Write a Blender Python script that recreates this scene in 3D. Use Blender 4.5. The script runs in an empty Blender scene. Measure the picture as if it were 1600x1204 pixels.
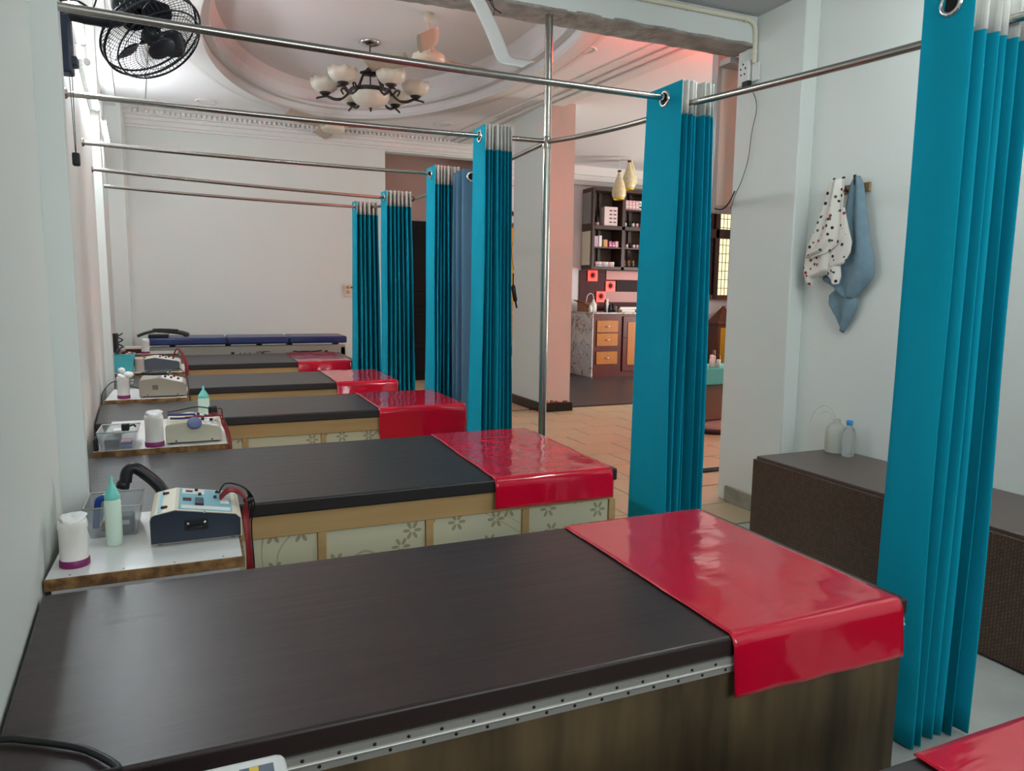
import bpy, bmesh, math, random
from mathutils import Vector, Matrix, noise
random.seed(7)
PI = math.pi
scene = bpy.context.scene
col = scene.collection

# ------------------------------------------------------------------ camera
cam_d = bpy.data.cameras.new('camera')
cam = bpy.data.objects.new('camera', cam_d)
col.objects.link(cam)
RX = (0.91897012, -0.03895125, 0.39239867)      # world axes in camera terms (right, down, forward)
RY = (-0.39414709, -0.12080383, 0.91107327)
RZ = (0.01191582, -0.99191191, -0.12636763)
cam.matrix_world = Matrix(((RX[0], -RX[1], -RX[2], 0.0),
                           (RY[0], -RY[1], -RY[2], 0.0),
                           (RZ[0], -RZ[1], -RZ[2], 1.3),
                           (0, 0, 0, 1)))
cam_d.sensor_width = 36.0
cam_d.lens = 1140.0 / 1600.0 * 36.0
cam_d.clip_start = 0.02
scene.camera = cam

# ------------------------------------------------------------------ world and lights
world = bpy.data.worlds.new('world')
scene.world = world
world.use_nodes = True
wb = world.node_tree.nodes['Background']
wb.inputs[0].default_value = (0.86, 0.94, 1.0, 1)
wb.inputs[1].default_value = 0.15


def area(name, loc, target, size, size_y, power, color):
    d = bpy.data.lights.new(name, 'AREA')
    d.shape = 'RECTANGLE'
    d.size, d.size_y, d.energy, d.color = size, size_y, power, color
    o = bpy.data.objects.new(name, d)
    col.objects.link(o)
    o.location = loc
    o.rotation_euler = (Vector(target) - Vector(loc)).to_track_quat('-Z', 'Y').to_euler()
    return o


# unseen area light added behind the camera to brighten the front bay
area('front_fill_light', (1.3, -2.2, 2.2), (2.4, 3.5, 2.5), 2.2, 1.2, 40, (0.90, 0.97, 1.0))
# daylight entering the hall from its right-hand windows
area('hall_window_light', (8.9, 7.0, 1.4), (2.0, 6.4, 3.0), 2.6, 1.8, 150, (1.0, 0.96, 0.92))

vs = scene.view_settings
vs.view_transform = 'Standard'
vs.look = 'None'
vs.exposure = 0.55
vs.gamma = 1.0
vs.use_curve_mapping = False


# ------------------------------------------------------------------ materials
def lin(c):
    out = []
    for v in c:
        v = v / 255.0
        out.append(v / 12.92 if v <= 0.04045 else ((v + 0.055) / 1.055) ** 2.4)
    return (out[0], out[1], out[2], 1.0)


MATS = {}


def mat(name, c, rough=0.5, metal=0.0, c2=None, scale=(5, 5, 5), amt=1.0, bump=0.0, bscale=None, detail=4.0,
        trans=0.0, ior=1.45, alpha=1.0, emit=None, estr=0.0, sheen=0.0, coat=0.0, spec=0.5, bdist=0.01):
    if name in MATS:
        return MATS[name]
    m = bpy.data.materials.new(name)
    m.use_nodes = True
    nt = m.node_tree
    b = nt.nodes['Principled BSDF']
    b.inputs['Base Color'].default_value = lin(c)
    b.inputs['Roughness'].default_value = rough
    b.inputs['Metallic'].default_value = metal
    b.inputs['IOR'].default_value = ior
    b.inputs['Transmission Weight'].default_value = trans
    b.inputs['Alpha'].default_value = alpha
    b.inputs['Sheen Weight'].default_value = sheen
    b.inputs['Coat Weight'].default_value = coat
    b.inputs['Specular IOR Level'].default_value = spec
    if emit:
        b.inputs['Emission Color'].default_value = lin(emit)
        b.inputs['Emission Strength'].default_value = estr
    if c2 or bump:
        tc = nt.nodes.new('ShaderNodeTexCoord')
        mp = nt.nodes.new('ShaderNodeMapping')
        mp.inputs['Scale'].default_value = scale
        nt.links.new(tc.outputs['Object'], mp.inputs['Vector'])
        nz = nt.nodes.new('ShaderNodeTexNoise')
        nz.inputs['Scale'].default_value = 1.0
        nz.inputs['Detail'].default_value = detail
        nt.links.new(mp.outputs['Vector'], nz.inputs['Vector'])
        if c2:
            rp = nt.nodes.new('ShaderNodeValToRGB')
            rp.color_ramp.elements[0].position = 0.5 - 0.2 * amt
            rp.color_ramp.elements[1].position = 0.5 + 0.2 * amt
            rp.color_ramp.elements[0].color = lin(c)
            rp.color_ramp.elements[1].color = lin(c2)
            nt.links.new(nz.outputs['Fac'], rp.inputs['Fac'])
            nt.links.new(rp.outputs['Color'], b.inputs['Base Color'])
        if bump:
            src = nz
            if bscale:
                mp2 = nt.nodes.new('ShaderNodeMapping')
                mp2.inputs['Scale'].default_value = bscale
                nt.links.new(tc.outputs['Object'], mp2.inputs['Vector'])
                src = nt.nodes.new('ShaderNodeTexNoise')
                src.inputs['Scale'].default_value = 1.0
                src.inputs['Detail'].default_value = detail
                nt.links.new(mp2.outputs['Vector'], src.inputs['Vector'])
            bp = nt.nodes.new('ShaderNodeBump')
            bp.inputs['Strength'].default_value = bump
            bp.inputs['Distance'].default_value = bdist
            nt.links.new(src.outputs['Fac'], bp.inputs['Height'])
            nt.links.new(bp.outputs['Normal'], b.inputs['Normal'])
    MATS[name] = m
    return m


WALL = mat('white_wall_paint', (215, 219, 214), 0.55, c2=(221, 225, 220), scale=(.7, .7, .7), bump=.05, bscale=(30, 30, 30))
WALLP = mat('pinkish_wall_paint', (212, 206, 208), 0.6, c2=(218, 212, 214), scale=(.8, .8, .8))
BROWNP = mat('brown_pink_wall_paint', (158, 128, 120), 0.6, c2=(166, 137, 128), scale=(1, 1, 1))
PINKLIT = mat('baked_red_glow_paint', (200, 184, 174), 0.6, c2=(205, 189, 179), scale=(1, 1, 1))
CEIL = mat('ceiling_paint', (238, 234, 234), 0.6)
PLASTER = mat('rough_grey_plaster', (140, 132, 124), 0.9, c2=(178, 172, 164), scale=(9, 9, 9), bump=.9, bscale=(22, 22, 22), bdist=.03)
PLASTERW = mat('white_plaster_moulding', (226, 223, 220), 0.5)
BLACKB = mat('black_granite', (30, 28, 28), 0.25)
STEEL = mat('brushed_steel', (178, 172, 164), 0.22, 1.0)
CHROME = mat('chrome', (215, 215, 215), 0.12, 1.0)
TEAL = mat('teal_curtain_cloth', (8, 150, 174), 0.85, c2=(10, 156, 181), scale=(6, 6, 2), bump=.12, bscale=(260, 260, 260), spec=.15, bdist=.002)
TEALG = mat('grey_blue_curtain_back', (66, 106, 132), 0.7, c2=(74, 114, 140), scale=(6, 6, 2))
TAPE = mat('white_header_tape', (232, 231, 224), 0.8, c2=(200, 199, 192), scale=(90, 90, 4), amt=.8)
BLACKH = mat('black_hole', (8, 8, 8), 0.8)
LEATHER = mat('dark_brown_leatherette', (50, 39, 38), 0.36, c2=(58, 46, 45), scale=(2, 9, 4), bump=.22, bscale=(2.5, 30, 8), bdist=.006, spec=.45)
LEATHERB = mat('black_leatherette', (42, 38, 38), 0.38, c2=(48, 44, 44), scale=(2, 9, 4), bump=.2, bscale=(2.5, 30, 8), bdist=.006, spec=.45)
REDV = mat('glossy_red_vinyl', (196, 6, 44), 0.11, c2=(202, 10, 46), scale=(3, 3, 3), bump=.35, bscale=(7, 16, 9), bdist=.008, coat=.3, spec=.6)
PLY = mat('weathered_plywood', (66, 53, 34), 0.65, c2=(110, 91, 62), scale=(11, 11, 1.6), amt=.75, bump=.15, detail=8)
BEIGEW = mat('beige_wood_frame', (176, 142, 92), 0.5, c2=(188, 154, 104), scale=(2, 10, 30))
HINGE = mat('piano_hinge_steel', (196, 194, 186), 0.4, 0.55)
SCREW = mat('dark_screw', (40, 38, 36), 0.4, 0.6)
LAMIN = mat('white_laminate', (226, 226, 224), 0.25)
CHIP = mat('raw_chipboard_edge', (156, 116, 70), 0.8, c2=(96, 66, 38), scale=(26, 40, 30), amt=.7, bump=.5, bscale=(60, 60, 60))
NAVY = mat('dark_navy_metal', (38, 46, 60), 0.35)
SLATE = mat('slate_grey_metal', (72, 80, 88), 0.4)
CREAM = mat('cream_enamel', (226, 218, 196), 0.35)
BEIGEM = mat('beige_enamel', (196, 190, 168), 0.4)
GREYM = mat('grey_beige_enamel', (162, 152, 136), 0.4)
TEALP = mat('light_teal_print', (120, 182, 196), 0.4)
BLACKP = mat('black_plastic', (22, 22, 24), 0.4)
REDC = mat('red_cable', (132, 20, 30), 0.45)
WHITEP = mat('white_plastic', (226, 226, 222), 0.4)
PURPLE = mat('purple_lid', (122, 30, 92), 0.4)
JAR = mat('milky_jar_plastic', (222, 216, 208), 0.3, c2=(236, 233, 228), scale=(14, 14, 10), spec=.5)
POWDER = mat('white_cotton', (240, 240, 238), 0.9, bump=.6, bscale=(60, 60, 60))
MINT = mat('pale_mint_plastic', (204, 224, 208), 0.35)
MINTD = mat('mint_nozzle', (112, 202, 190), 0.35)
CLEAR = mat('clear_plastic', (235, 238, 240), 0.15, trans=.85, ior=1.3)
MILKY = mat('milky_clear_plastic', (220, 222, 210), 0.3, trans=.55, ior=1.3)
BLUEC = mat('blue_cushion_vinyl', (28, 42, 92), 0.3, c2=(34, 50, 104), scale=(4, 4, 4))
GREYF = mat('grey_green_frame', (148, 148, 138), 0.45)
BROWNT = mat('dark_brown_laminate', (82, 66, 62), 0.3, c2=(90, 73, 68), scale=(3, 8, 3))
DOORB = mat('black_door_paint', (18, 14, 17), 0.6, spec=.15)
YELD = mat('yellow_door_panel', (196, 142, 28), 0.4)
BROWNW = mat('brown_wood', (92, 48, 26), 0.4, c2=(110, 60, 32), scale=(20, 20, 2))
MAHOG = mat('mahogany', (84, 22, 16), 0.35, c2=(98, 30, 20), scale=(20, 20, 3))
OAK = mat('orange_oak_veneer', (176, 106, 34), 0.4, c2=(190, 118, 42), scale=(20, 20, 3))
DARKBR = mat('dark_brown_board', (62, 44, 38), 0.4)
MAROON = mat('maroon_panel', (70, 22, 28), 0.5, spec=.25)
SALMON = mat('salmon_panel', (206, 128, 118), 0.35)
GREYGL = mat('grey_frosted_glass', (120, 120, 116), 0.2)
CREAMGL = mat('cream_frosted_glass', (206, 202, 178), 0.25)
REDLIT = mat('lit_red_tile', (220, 50, 40), 0.3, emit=(255, 50, 36), estr=1.3)
DARKMAT = mat('dark_floor_sheet', (58, 50, 52), 0.4, c2=(64, 56, 58), scale=(2, 2, 2))
FANBLK = mat('fan_black_plastic', (34, 38, 46), 0.35)
WIRE = mat('fan_guard_wire', (30, 32, 38), 0.4)
IVORY = mat('ivory_enamel', (216, 204, 184), 0.35)
BROWNBL = mat('fan_blade_beige', (190, 172, 152), 0.4)
BRONZE = mat('dark_bronze', (58, 52, 50), 0.45, 0.5)
OPAL = mat('opal_glass', (228, 220, 204), 0.3, trans=.15)
PENDM = mat('ivory_mosaic_glass', (206, 192, 150), 0.35, c2=(226, 216, 180), scale=(30, 30, 30))
PENDR = mat('yellow_glass_rim', (220, 190, 60), 0.35)
TOWEL = mat('blue_grey_towel', (108, 132, 146), 0.95, c2=(122, 146, 158), scale=(20, 20, 20), bump=.5, bscale=(300, 300, 300), bdist=.004)
CONDUIT = mat('cream_conduit', (222, 216, 196), 0.4)
BEIGEPAN = mat('beige_panel_cloth', (206, 192, 178), 0.7)
ALUF = mat('grey_aluminium', (172, 174, 172), 0.4, .6)
CARD = mat('brown_cardboard', (150, 106, 74), 0.8)
TURQ = mat('turquoise_plastic', (80, 182, 190), 0.4)
TURQC = mat('turquoise_cloth', (70, 186, 184), 0.7)
BLUEI = mat('blue_fabric', (30, 72, 150), 0.7)
PINKI = mat('pink_carton', (228, 176, 180), 0.6)
MAG = mat('magenta_carton', (170, 70, 130), 0.5)
TAN = mat('tan_carton', (206, 150, 96), 0.5)
LEDW = mat('white_led', (255, 255, 255), 0.4, emit=(238, 249, 255), estr=69.0)
LEDC = mat('added_ceiling_led', (255, 255, 255), 0.4, emit=(240, 251, 250), estr=84.0)
LEDF = mat('added_front_led', (255, 255, 255), 0.4, emit=(250, 252, 255), estr=5.0)
LEDR = mat('added_red_led', (255, 60, 40), 0.4, emit=(255, 40, 24), estr=680.0)
PANE = mat('sunlit_window_pane', (250, 236, 190), 0.3, emit=(255, 236, 180), estr=0.9)
MARBLEF = mat('white_marble_floor', (196, 196, 188), 0.22, c2=(150, 154, 150), scale=(2.2, 2.6, 2), amt=1.2, detail=9)
TILEM = mat('beige_floor_tile', (186, 170, 138), 0.4, c2=(176, 160, 128), scale=(40, 40, 40), amt=1.4)
GROUT = mat('dark_tile_grout', (122, 100, 84), 0.85)


def woven():
    m = mat('woven_brown_laminate', (74, 54, 42), 0.5)
    nt = m.node_tree
    b = nt.nodes['Principled BSDF']
    tc = nt.nodes.new('ShaderNodeTexCoord')
    mp = nt.nodes.new('ShaderNodeMapping')
    mp.inputs['Rotation'].default_value = (0, PI / 2, 0)
    nt.links.new(tc.outputs['Object'], mp.inputs['Vector'])
    br = nt.nodes.new('ShaderNodeTexBrick')
    br.inputs['Scale'].default_value = 34.0
    br.inputs['Color1'].default_value = lin((78, 58, 46))
    br.inputs['Color2'].default_value = lin((98, 74, 56))
    br.inputs['Mortar'].default_value = lin((52, 38, 30))
    br.inputs['Mortar Size'].default_value = 0.05
    br.inputs['Brick Width'].default_value = 0.5
    br.inputs['Row Height'].default_value = 0.4
    nt.links.new(mp.outputs['Vector'], br.inputs['Vector'])
    nt.links.new(br.outputs['Color'], b.inputs['Base Color'])
    bp = nt.nodes.new('ShaderNodeBump')
    bp.inputs['Strength'].default_value = .4
    bp.inputs['Distance'].default_value = .003
    nt.links.new(br.outputs['Fac'], bp.inputs['Height'])
    bp.invert = True
    nt.links.new(bp.outputs['Normal'], b.inputs['Normal'])
    return m


WOVEN = woven()


def mnode(nt, op, a, b=None, c=None):
    n = nt.nodes.new('ShaderNodeMath')
    n.operation = op
    for i, v in enumerate((a, b, c)):
        if v is None:
            continue
        if isinstance(v, (int, float)):
            n.inputs[i].default_value = v
        else:
            nt.links.new(v, n.inputs[i])
    return n.outputs[0]


def flower_panel():
    """cream laminate printed with five-petalled grey flowers and thin stems (x-z plane)"""
    m = mat('floral_cream_laminate', (206, 202, 172), 0.35)
    nt = m.node_tree
    b = nt.nodes['Principled BSDF']
    tc = nt.nodes.new('ShaderNodeTexCoord')
    sp = nt.nodes.new('ShaderNodeSeparateXYZ')
    nt.links.new(tc.outputs['Object'], sp.inputs[0])
    cb = nt.nodes.new('ShaderNodeCombineXYZ')
    nt.links.new(sp.outputs['X'], cb.inputs[0])
    nt.links.new(sp.outputs['Z'], cb.inputs[1])
    vo = nt.nodes.new('ShaderNodeTexVoronoi')
    vo.voronoi_dimensions = '2D'
    vo.inputs['Scale'].default_value = 9.0
    vo.inputs['Randomness'].default_value = 0.75
    nt.links.new(cb.outputs[0], vo.inputs['Vector'])
    sub = nt.nodes.new('ShaderNodeVectorMath')
    sub.operation = 'SUBTRACT'
    nt.links.new(cb.outputs[0], sub.inputs[0])
    nt.links.new(vo.outputs['Position'], sub.inputs[1])
    s2 = nt.nodes.new('ShaderNodeSeparateXYZ')
    nt.links.new(sub.outputs[0], s2.inputs[0])
    ang = mnode(nt, 'ARCTAN2', s2.outputs[1], s2.outputs[0])
    ln = nt.nodes.new('ShaderNodeVectorMath')
    ln.operation = 'LENGTH'
    nt.links.new(sub.outputs[0], ln.inputs[0])
    r = ln.outputs['Value']
    pet = mnode(nt, 'ABSOLUTE', mnode(nt, 'COSINE', mnode(nt, 'MULTIPLY', ang, 3.0)))
    rad = mnode(nt, 'MULTIPLY', pet, 0.034)
    inside = mnode(nt, 'LESS_THAN', r, rad)
    core = mnode(nt, 'GREATER_THAN', r, 0.008)
    split = mnode(nt, 'GREATER_THAN', pet, 0.45)
    fl = mnode(nt, 'MULTIPLY', mnode(nt, 'MULTIPLY', inside, core), split)
    # stems: thin contour of a slow noise
    nz = nt.nodes.new('ShaderNodeTexNoise')
    nz.noise_dimensions = '2D'
    nz.inputs['Scale'].default_value = 3.2
    nz.inputs['Detail'].default_value = 0.0
    nt.links.new(cb.outputs[0], nz.inputs['Vector'])
    st = mnode(nt, 'LESS_THAN', mnode(nt, 'ABSOLUTE', mnode(nt, 'SUBTRACT', nz.outputs['Fac'], 0.5)), 0.006)
    st2 = mnode(nt, 'LESS_THAN', mnode(nt, 'ABSOLUTE', mnode(nt, 'SUBTRACT', nz.outputs['Fac'], 0.62)), 0.004)
    tot = mnode(nt, 'MAXIMUM', fl, mnode(nt, 'MULTIPLY', mnode(nt, 'MAXIMUM', st, st2), 0.7))
    mx = nt.nodes.new('ShaderNodeMix')
    mx.data_type = 'RGBA'
    mx.inputs['A'].default_value = lin((206, 202, 172))
    mx.inputs['B'].default_value = lin((160, 152, 122))
    nt.links.new(tot, mx.inputs['Factor'])
    nt.links.new(mx.outputs['Result'], b.inputs['Base Color'])
    return m


FLORAL = flower_panel()


def floral_cloth():
    m = mat('printed_white_cotton', (226, 220, 210), 0.85)
    nt = m.node_tree
    b = nt.nodes['Principled BSDF']
    tc = nt.nodes.new('ShaderNodeTexCoord')
    vo = nt.nodes.new('ShaderNodeTexVoronoi')
    vo.inputs['Scale'].default_value = 34.0
    nt.links.new(tc.outputs['Object'], vo.inputs['Vector'])
    dots = mnode(nt, 'LESS_THAN', vo.outputs['Distance'], 0.30)
    sc = nt.nodes.new('ShaderNodeSeparateColor')
    nt.links.new(vo.outputs['Color'], sc.inputs[0])
    keep = mnode(nt, 'LESS_THAN', sc.outputs[0], 0.8)
    fac = mnode(nt, 'MULTIPLY', dots, keep)
    rp = nt.nodes.new('ShaderNodeValToRGB')
    rp.color_ramp.interpolation = 'CONSTANT'
    rp.color_ramp.elements[0].color = lin((44, 40, 44))
    rp.color_ramp.elements[1].color = lin((74, 96, 78))
    rp.color_ramp.elements[1].position = 0.78
    e = rp.color_ramp.elements.new(0.62)
    e.color = lin((150, 54, 60))
    nt.links.new(sc.outputs[1], rp.inputs['Fac'])
    mx = nt.nodes.new('ShaderNodeMix')
    mx.data_type = 'RGBA'
    mx.inputs['A'].default_value = lin((226, 220, 210))
    nt.links.new(fac, mx.inputs['Factor'])
    nt.links.new(rp.outputs['Color'], mx.inputs['B'])
    nt.links.new(mx.outputs['Result'], b.inputs['Base Color'])
    return m


PRINT = floral_cloth()


def veined_marble():
    m = mat('gold_veined_marble', (206, 208, 208), 0.25)
    nt = m.node_tree
    b = nt.nodes['Principled BSDF']
    tc = nt.nodes.new('ShaderNodeTexCoord')
    nz = nt.nodes.new('ShaderNodeTexNoise')
    nz.inputs['Scale'].default_value = 3.2
    nz.inputs['Detail'].default_value = 5.0
    nz.inputs['Distortion'].default_value = 1.2
    nt.links.new(tc.outputs['Object'], nz.inputs['Vector'])
    rp = nt.nodes.new('ShaderNodeValToRGB')
    els = rp.color_ramp.elements
    els[0].position, els[0].color = 0.38, lin((196, 202, 206))
    els[1].position, els[1].color = 0.60, lin((214, 214, 212))
    for p, c in ((0.47, (200, 204, 206)), (0.495, (150, 112, 66)), (0.52, (206, 206, 204))):
        e = els.new(p)
        e.color = lin(c)
    nt.links.new(nz.outputs['Fac'], rp.inputs['Fac'])
    nt.links.new(rp.outputs['Color'], b.inputs['Base Color'])
    return m


MARBLE = veined_marble()


# ------------------------------------------------------------------ mesh helpers
class MB:
    def __init__(s):
        s.v, s.f, s.sm = [], [], []

    def add(s, vs_, fs, smooth=False):
        n = len(s.v)
        s.v += [tuple(p) for p in vs_]
        s.f += [tuple(i + n for i in f) for f in fs]
        s.sm += [smooth] * len(fs)
        return s

    def box(s, lo, hi, bevel=0.0, seg=2, M=None):
        bm = bmesh.new()
        bmesh.ops.create_cube(bm, size=1.0)
        for v in bm.verts:
            v.co = Vector([(lo[i] + hi[i]) / 2 + v.co[i] * (hi[i] - lo[i]) for i in range(3)])
        if bevel > 0:
            bmesh.ops.bevel(bm, geom=list(bm.edges), offset=bevel, segments=seg, affect='EDGES', profile=0.5)
        if M:
            bm.transform(M)
        bm.verts.index_update()
        bm.normal_update()
        n0 = len(s.sm)
        s.add([v.co[:] for v in bm.verts], [[v.index for v in f.verts] for f in bm.faces], bevel > 0)
        if bevel > 0:
            a_min = max(f.calc_area() for f in bm.faces) * .02
            for i, f in enumerate(bm.faces):        # broad faces stay flat, only the rounded edges are smooth
                if f.calc_area() > a_min and len(f.verts) == 4 and (M is not None or max(abs(c) for c in f.normal) > .999):
                    s.sm[n0 + i] = False
        bm.free()
        return s

    def tube(s, path, r, n=8, caps=True, closed=False):
        P = [Vector(p) for p in path]
        rs = r if isinstance(r, (list, tuple)) else [r] * len(P)
        up = None
        rings = []
        for i, p in enumerate(P):
            if closed:
                t = P[(i + 1) % len(P)] - P[i - 1]
            else:
                t = P[min(i + 1, len(P) - 1)] - P[max(i - 1, 0)]
            t.normalize()
            if up is None:
                up = t.orthogonal().normalized()
            up = (up - t * up.dot(t))
            if up.length < 1e-6:
                up = t.orthogonal()
            up.normalize()
            w = t.cross(up)
            rings.append([p + (up * math.cos(2 * PI * k / n) + w * math.sin(2 * PI * k / n)) * rs[i] for k in range(n)])
        vs_ = [q for rg in rings for q in rg]
        fs = []
        m = len(P)
        for i in range(m if closed else m - 1):
            j = (i + 1) % m
            for k in range(n):
                l = (k + 1) % n
                fs.append((i * n + k, i * n + l, j * n + l, j * n + k))
        s.add(vs_, fs, True)
        if caps and not closed:
            s.add(rings[0], [tuple(reversed(range(n)))])
            s.add(rings[-1], [tuple(range(n))])
        return s

    def lathe(s, prof, c=(0, 0, 0), n=20, axis=None, rmod=None, zmod=None):
        """prof: list of (radius, height) revolved about z, then turned to axis and moved to c"""
        M = Matrix.Translation(Vector(c))
        if axis is not None:
            M = M @ Vector(axis).to_track_quat('Z', 'Y').to_matrix().to_4x4()
        vs_, fs = [], []
        for i, (r, h) in enumerate(prof):
            for k in range(n):
                a = 2 * PI * k / n
                rr = r * (rmod(a, i) if rmod else 1.0)
                hh = h + (zmod(a, i) if zmod else 0.0)
                vs_.append(M @ Vector((rr * math.cos(a), rr * math.sin(a), hh)))
        for i in range(len(prof) - 1):
            for k in range(n):
                l = (k + 1) % n
                fs.append((i * n + k, i * n + l, (i + 1) * n + l, (i + 1) * n + k))
        s.add(vs_, fs, True)
        return s

    def prism(s, poly, lo, hi, plane='xz'):
        """polygon in a plane, extruded from lo to hi along the remaining axis"""
        def P(a, b, t):
            return {'xz': (a, t, b), 'yz': (t, a, b), 'xy': (a, b, t)}[plane]
        n = len(poly)
        vs_ = [P(a, b, lo) for a, b in poly] + [P(a, b, hi) for a, b in poly]
        fs = [tuple(range(n)), tuple(reversed(range(n, 2 * n)))]
        fs += [(i, i + n, (i + 1) % n + n, (i + 1) % n) for i in range(n)]
        return s.add(vs_, fs)

    def grid(s, fn, nu, nv, smooth=True):
        vs_ = [fn(i / nu, j / nv) for j in range(nv + 1) for i in range(nu + 1)]
        fs = [(j * (nu + 1) + i, j * (nu + 1) + i + 1, (j + 1) * (nu + 1) + i + 1, (j + 1) * (nu + 1) + i)
              for j in range(nv) for i in range(nu)]
        return s.add(vs_, fs, smooth)

    def build(s, name, m, parent=None, origin=None, solid=0.0, soff=0.0):
        if origin is None:
            if parent is not None:
                origin = base_of(parent)
            else:
                xs, ys, zs = zip(*s.v)
                origin = ((min(xs) + max(xs)) / 2, (min(ys) + max(ys)) / 2, min(zs))
        me = bpy.data.meshes.new(name)
        me.from_pydata([(x - origin[0], y - origin[1], z - origin[2]) for x, y, z in s.v], [], s.f)
        me.polygons.foreach_set('use_smooth', s.sm)
        bm = bmesh.new()
        bm.from_mesh(me)
        bmesh.ops.recalc_face_normals(bm, faces=bm.faces)
        bm.to_mesh(me)
        bm.free()
        me.materials.append(m)
        o = bpy.data.objects.new(name, me)
        col.objects.link(o)
        if parent is not None:
            o.parent = parent
            b = base_of(parent)
            o.location = (origin[0] - b[0], origin[1] - b[1], origin[2] - b[2])
            BASE[o.name] = tuple(origin)
        else:
            o.location = origin
            BASE[o.name] = tuple(origin)
        if solid:
            md = o.modifiers.new('thickness', 'SOLIDIFY')
            md.thickness = solid
            md.offset = soff
        return o


BASE = {}


def base_of(o):
    return BASE[o.name]


def tag(o, label, cat, group=None):
    o['label'] = label
    o['category'] = cat
    if group:
        o['group'] = group
    return o


def thing(name, loc, label, cat, group=None):
    o = bpy.data.objects.new(name, None)
    o.empty_display_size = 0.1
    col.objects.link(o)
    o.location = loc
    BASE[o.name] = tuple(loc)
    return tag(o, label, cat, group)


def struct(o):
    o['kind'] = 'structure'
    return o


def bx(name, lo, hi, m, parent=None, bevel=0.0):
    return MB().box(lo, hi, bevel).build(name, m, parent)


def arc(p0, p1, p2, n=10):
    a, b, c = Vector(p0), Vector(p1), Vector(p2)
    return [(a * (1 - t) ** 2 + b * 2 * t * (1 - t) + c * t * t) for t in [i / n for i in range(n + 1)]]


def spline(pts, n=6):
    P = [Vector(p) for p in pts]
    out = []
    for i in range(len(P) - 1):
        p0, p1, p2, p3 = P[max(i - 1, 0)], P[i], P[i + 1], P[min(i + 2, len(P) - 1)]
        for k in range(n):
            t = k / n
            out.append(0.5 * ((2 * p1) + (p2 - p0) * t + (2 * p0 - 5 * p1 + 4 * p2 - p3) * t * t + (3 * p1 - p0 - 3 * p2 + p3) * t ** 3))
    out.append(P[-1])
    return out


def wx(y):
    """x of the left wall at depth y (it runs a little out of square)"""
    return -0.225 - 0.067 * y


# ================================================================== the setting
HC = 3.30            # hall ceiling height
fl = MB().box((-1.2, -1.6, -0.08), (9.7, 11.0, -0.012)).build('floor', GROUT)
struct(fl)
MB().box((-1.1, -1.6, -0.012), (3.2, 3.2, 0.0)).build('marble_floor', MARBLEF, fl)
MB().box((3.4, 7.40, -0.012), (9.6, 10.7, 0.002)).build('dark_floor_sheet', DARKMAT, fl)
MB().box((-1.1, 7.40, -0.012), (3.4, 10.7, 0.0)).build('far_floor', TILEM, fl)
# floor tiles laid in running bond; each a piece of its own
tl, tw, g = 0.50, 0.372, 0.010
tb = MB().box((g / 2, g / 2, -0.012), (tl - g / 2, tw - g / 2, 0.0), 0.003, 1)
tile0 = None
ry = 0
y = 3.215
while y + tw < 7.42:
    x = 0.55 + (0.25 if ry % 2 else 0.0)
    while x < 5.9:
        if tile0 is None:
            tile0 = tb.build('tile', TILEM, fl, origin=(0, 0, 0))
            t = tile0
        else:
            t = tile0.copy()
            col.objects.link(t)
        b = base_of(fl)
        t.location = (x - b[0], y - b[1], -b[2] + random.uniform(-.001, .001))
        x += tl
    y += tw
    ry += 1
struct(MB().box((2.9, 4.26, 0.0), (4.6, 4.34, 0.012), .003).build('trim_1', BLACKB))

# left wall and its shallow pillars
struct(MB().prism([(wx(-1.6) - .15, -1.6), (wx(-1.6), -1.6), (wx(9.7), 9.7), (wx(9.7) - .15, 9.7)], 0, 3.6, 'xy').build('wall_left', WALL))
struct(MB().prism([(wx(2.45) - .02, 2.45), (-0.322, 2.45), (-0.327, 2.53), (wx(2.53) - .02, 2.53)], 0, 3.3, 'xy').build('wall_left_pillar', WALL))
struct(MB().prism([(wx(5.9) - .02, 5.9), (wx(5.9) + .05, 5.9), (wx(6.2) + .05, 6.2), (wx(6.2) - .02, 6.2)], 0, 3.3, 'xy').build('wall_left_rib', WALL))
struct(MB().box((-1.0, 9.2, 0), (-0.68, 9.66, 3.3)).build('wall_corner_pillar', WALL))
# back wall, recess beside it and the far wall of the hall
struct(MB().box((-1.2, 9.65, 0), (2.32, 9.80, 3.6)).build('wall_back', WALL))
struct(MB().box((2.32, 9.65, 3.10), (4.0, 9.80, 3.6)).build('wall_recess_header', WALL))
struct(MB().box((2.20, 9.80, 0), (2.32, 10.4, 3.3)).build('wall_recess_side', BROWNP))
struct(MB().box((2.20, 10.4, 0), (3.95, 10.55, 3.6)).build('wall_recess', BROWNP))
struct(MB().box((3.95, 10.0, 0), (4.02, 10.6, 3.6)).build('wall_recess_end', WALLP))
struct(MB().box((3.95, 10.6, 0), (9.7, 10.75, 3.6)).build('wall_far', WALLP))
struct(MB().box((9.6, 3.7, 0), (9.75, 10.75, 3.6)).build('wall_hall_right', WALL))
struct(MB().box((3.24, 3.62, 0), (9.75, 3.74, 3.6)).build('wall_partition', WALL))
# right wall with the pillar that ends it
struct(MB().box((3.15, -1.6, 0), (3.30, 3.2, 3.0)).build('wall_right', WALL))
struct(MB().box((3.05, 3.17, 0), (3.28, 3.70, 3.0), .006, 1).build('wall_right_pillar', WALL))
struct(MB().box((3.035, 3.16, 0), (3.06, 3.62, 0.10), .004, 1).build('baseboard_right', mat('grey_marble_skirting', (160, 158, 146), .3, c2=(120, 120, 108), scale=(8, 8, 8))))
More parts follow.
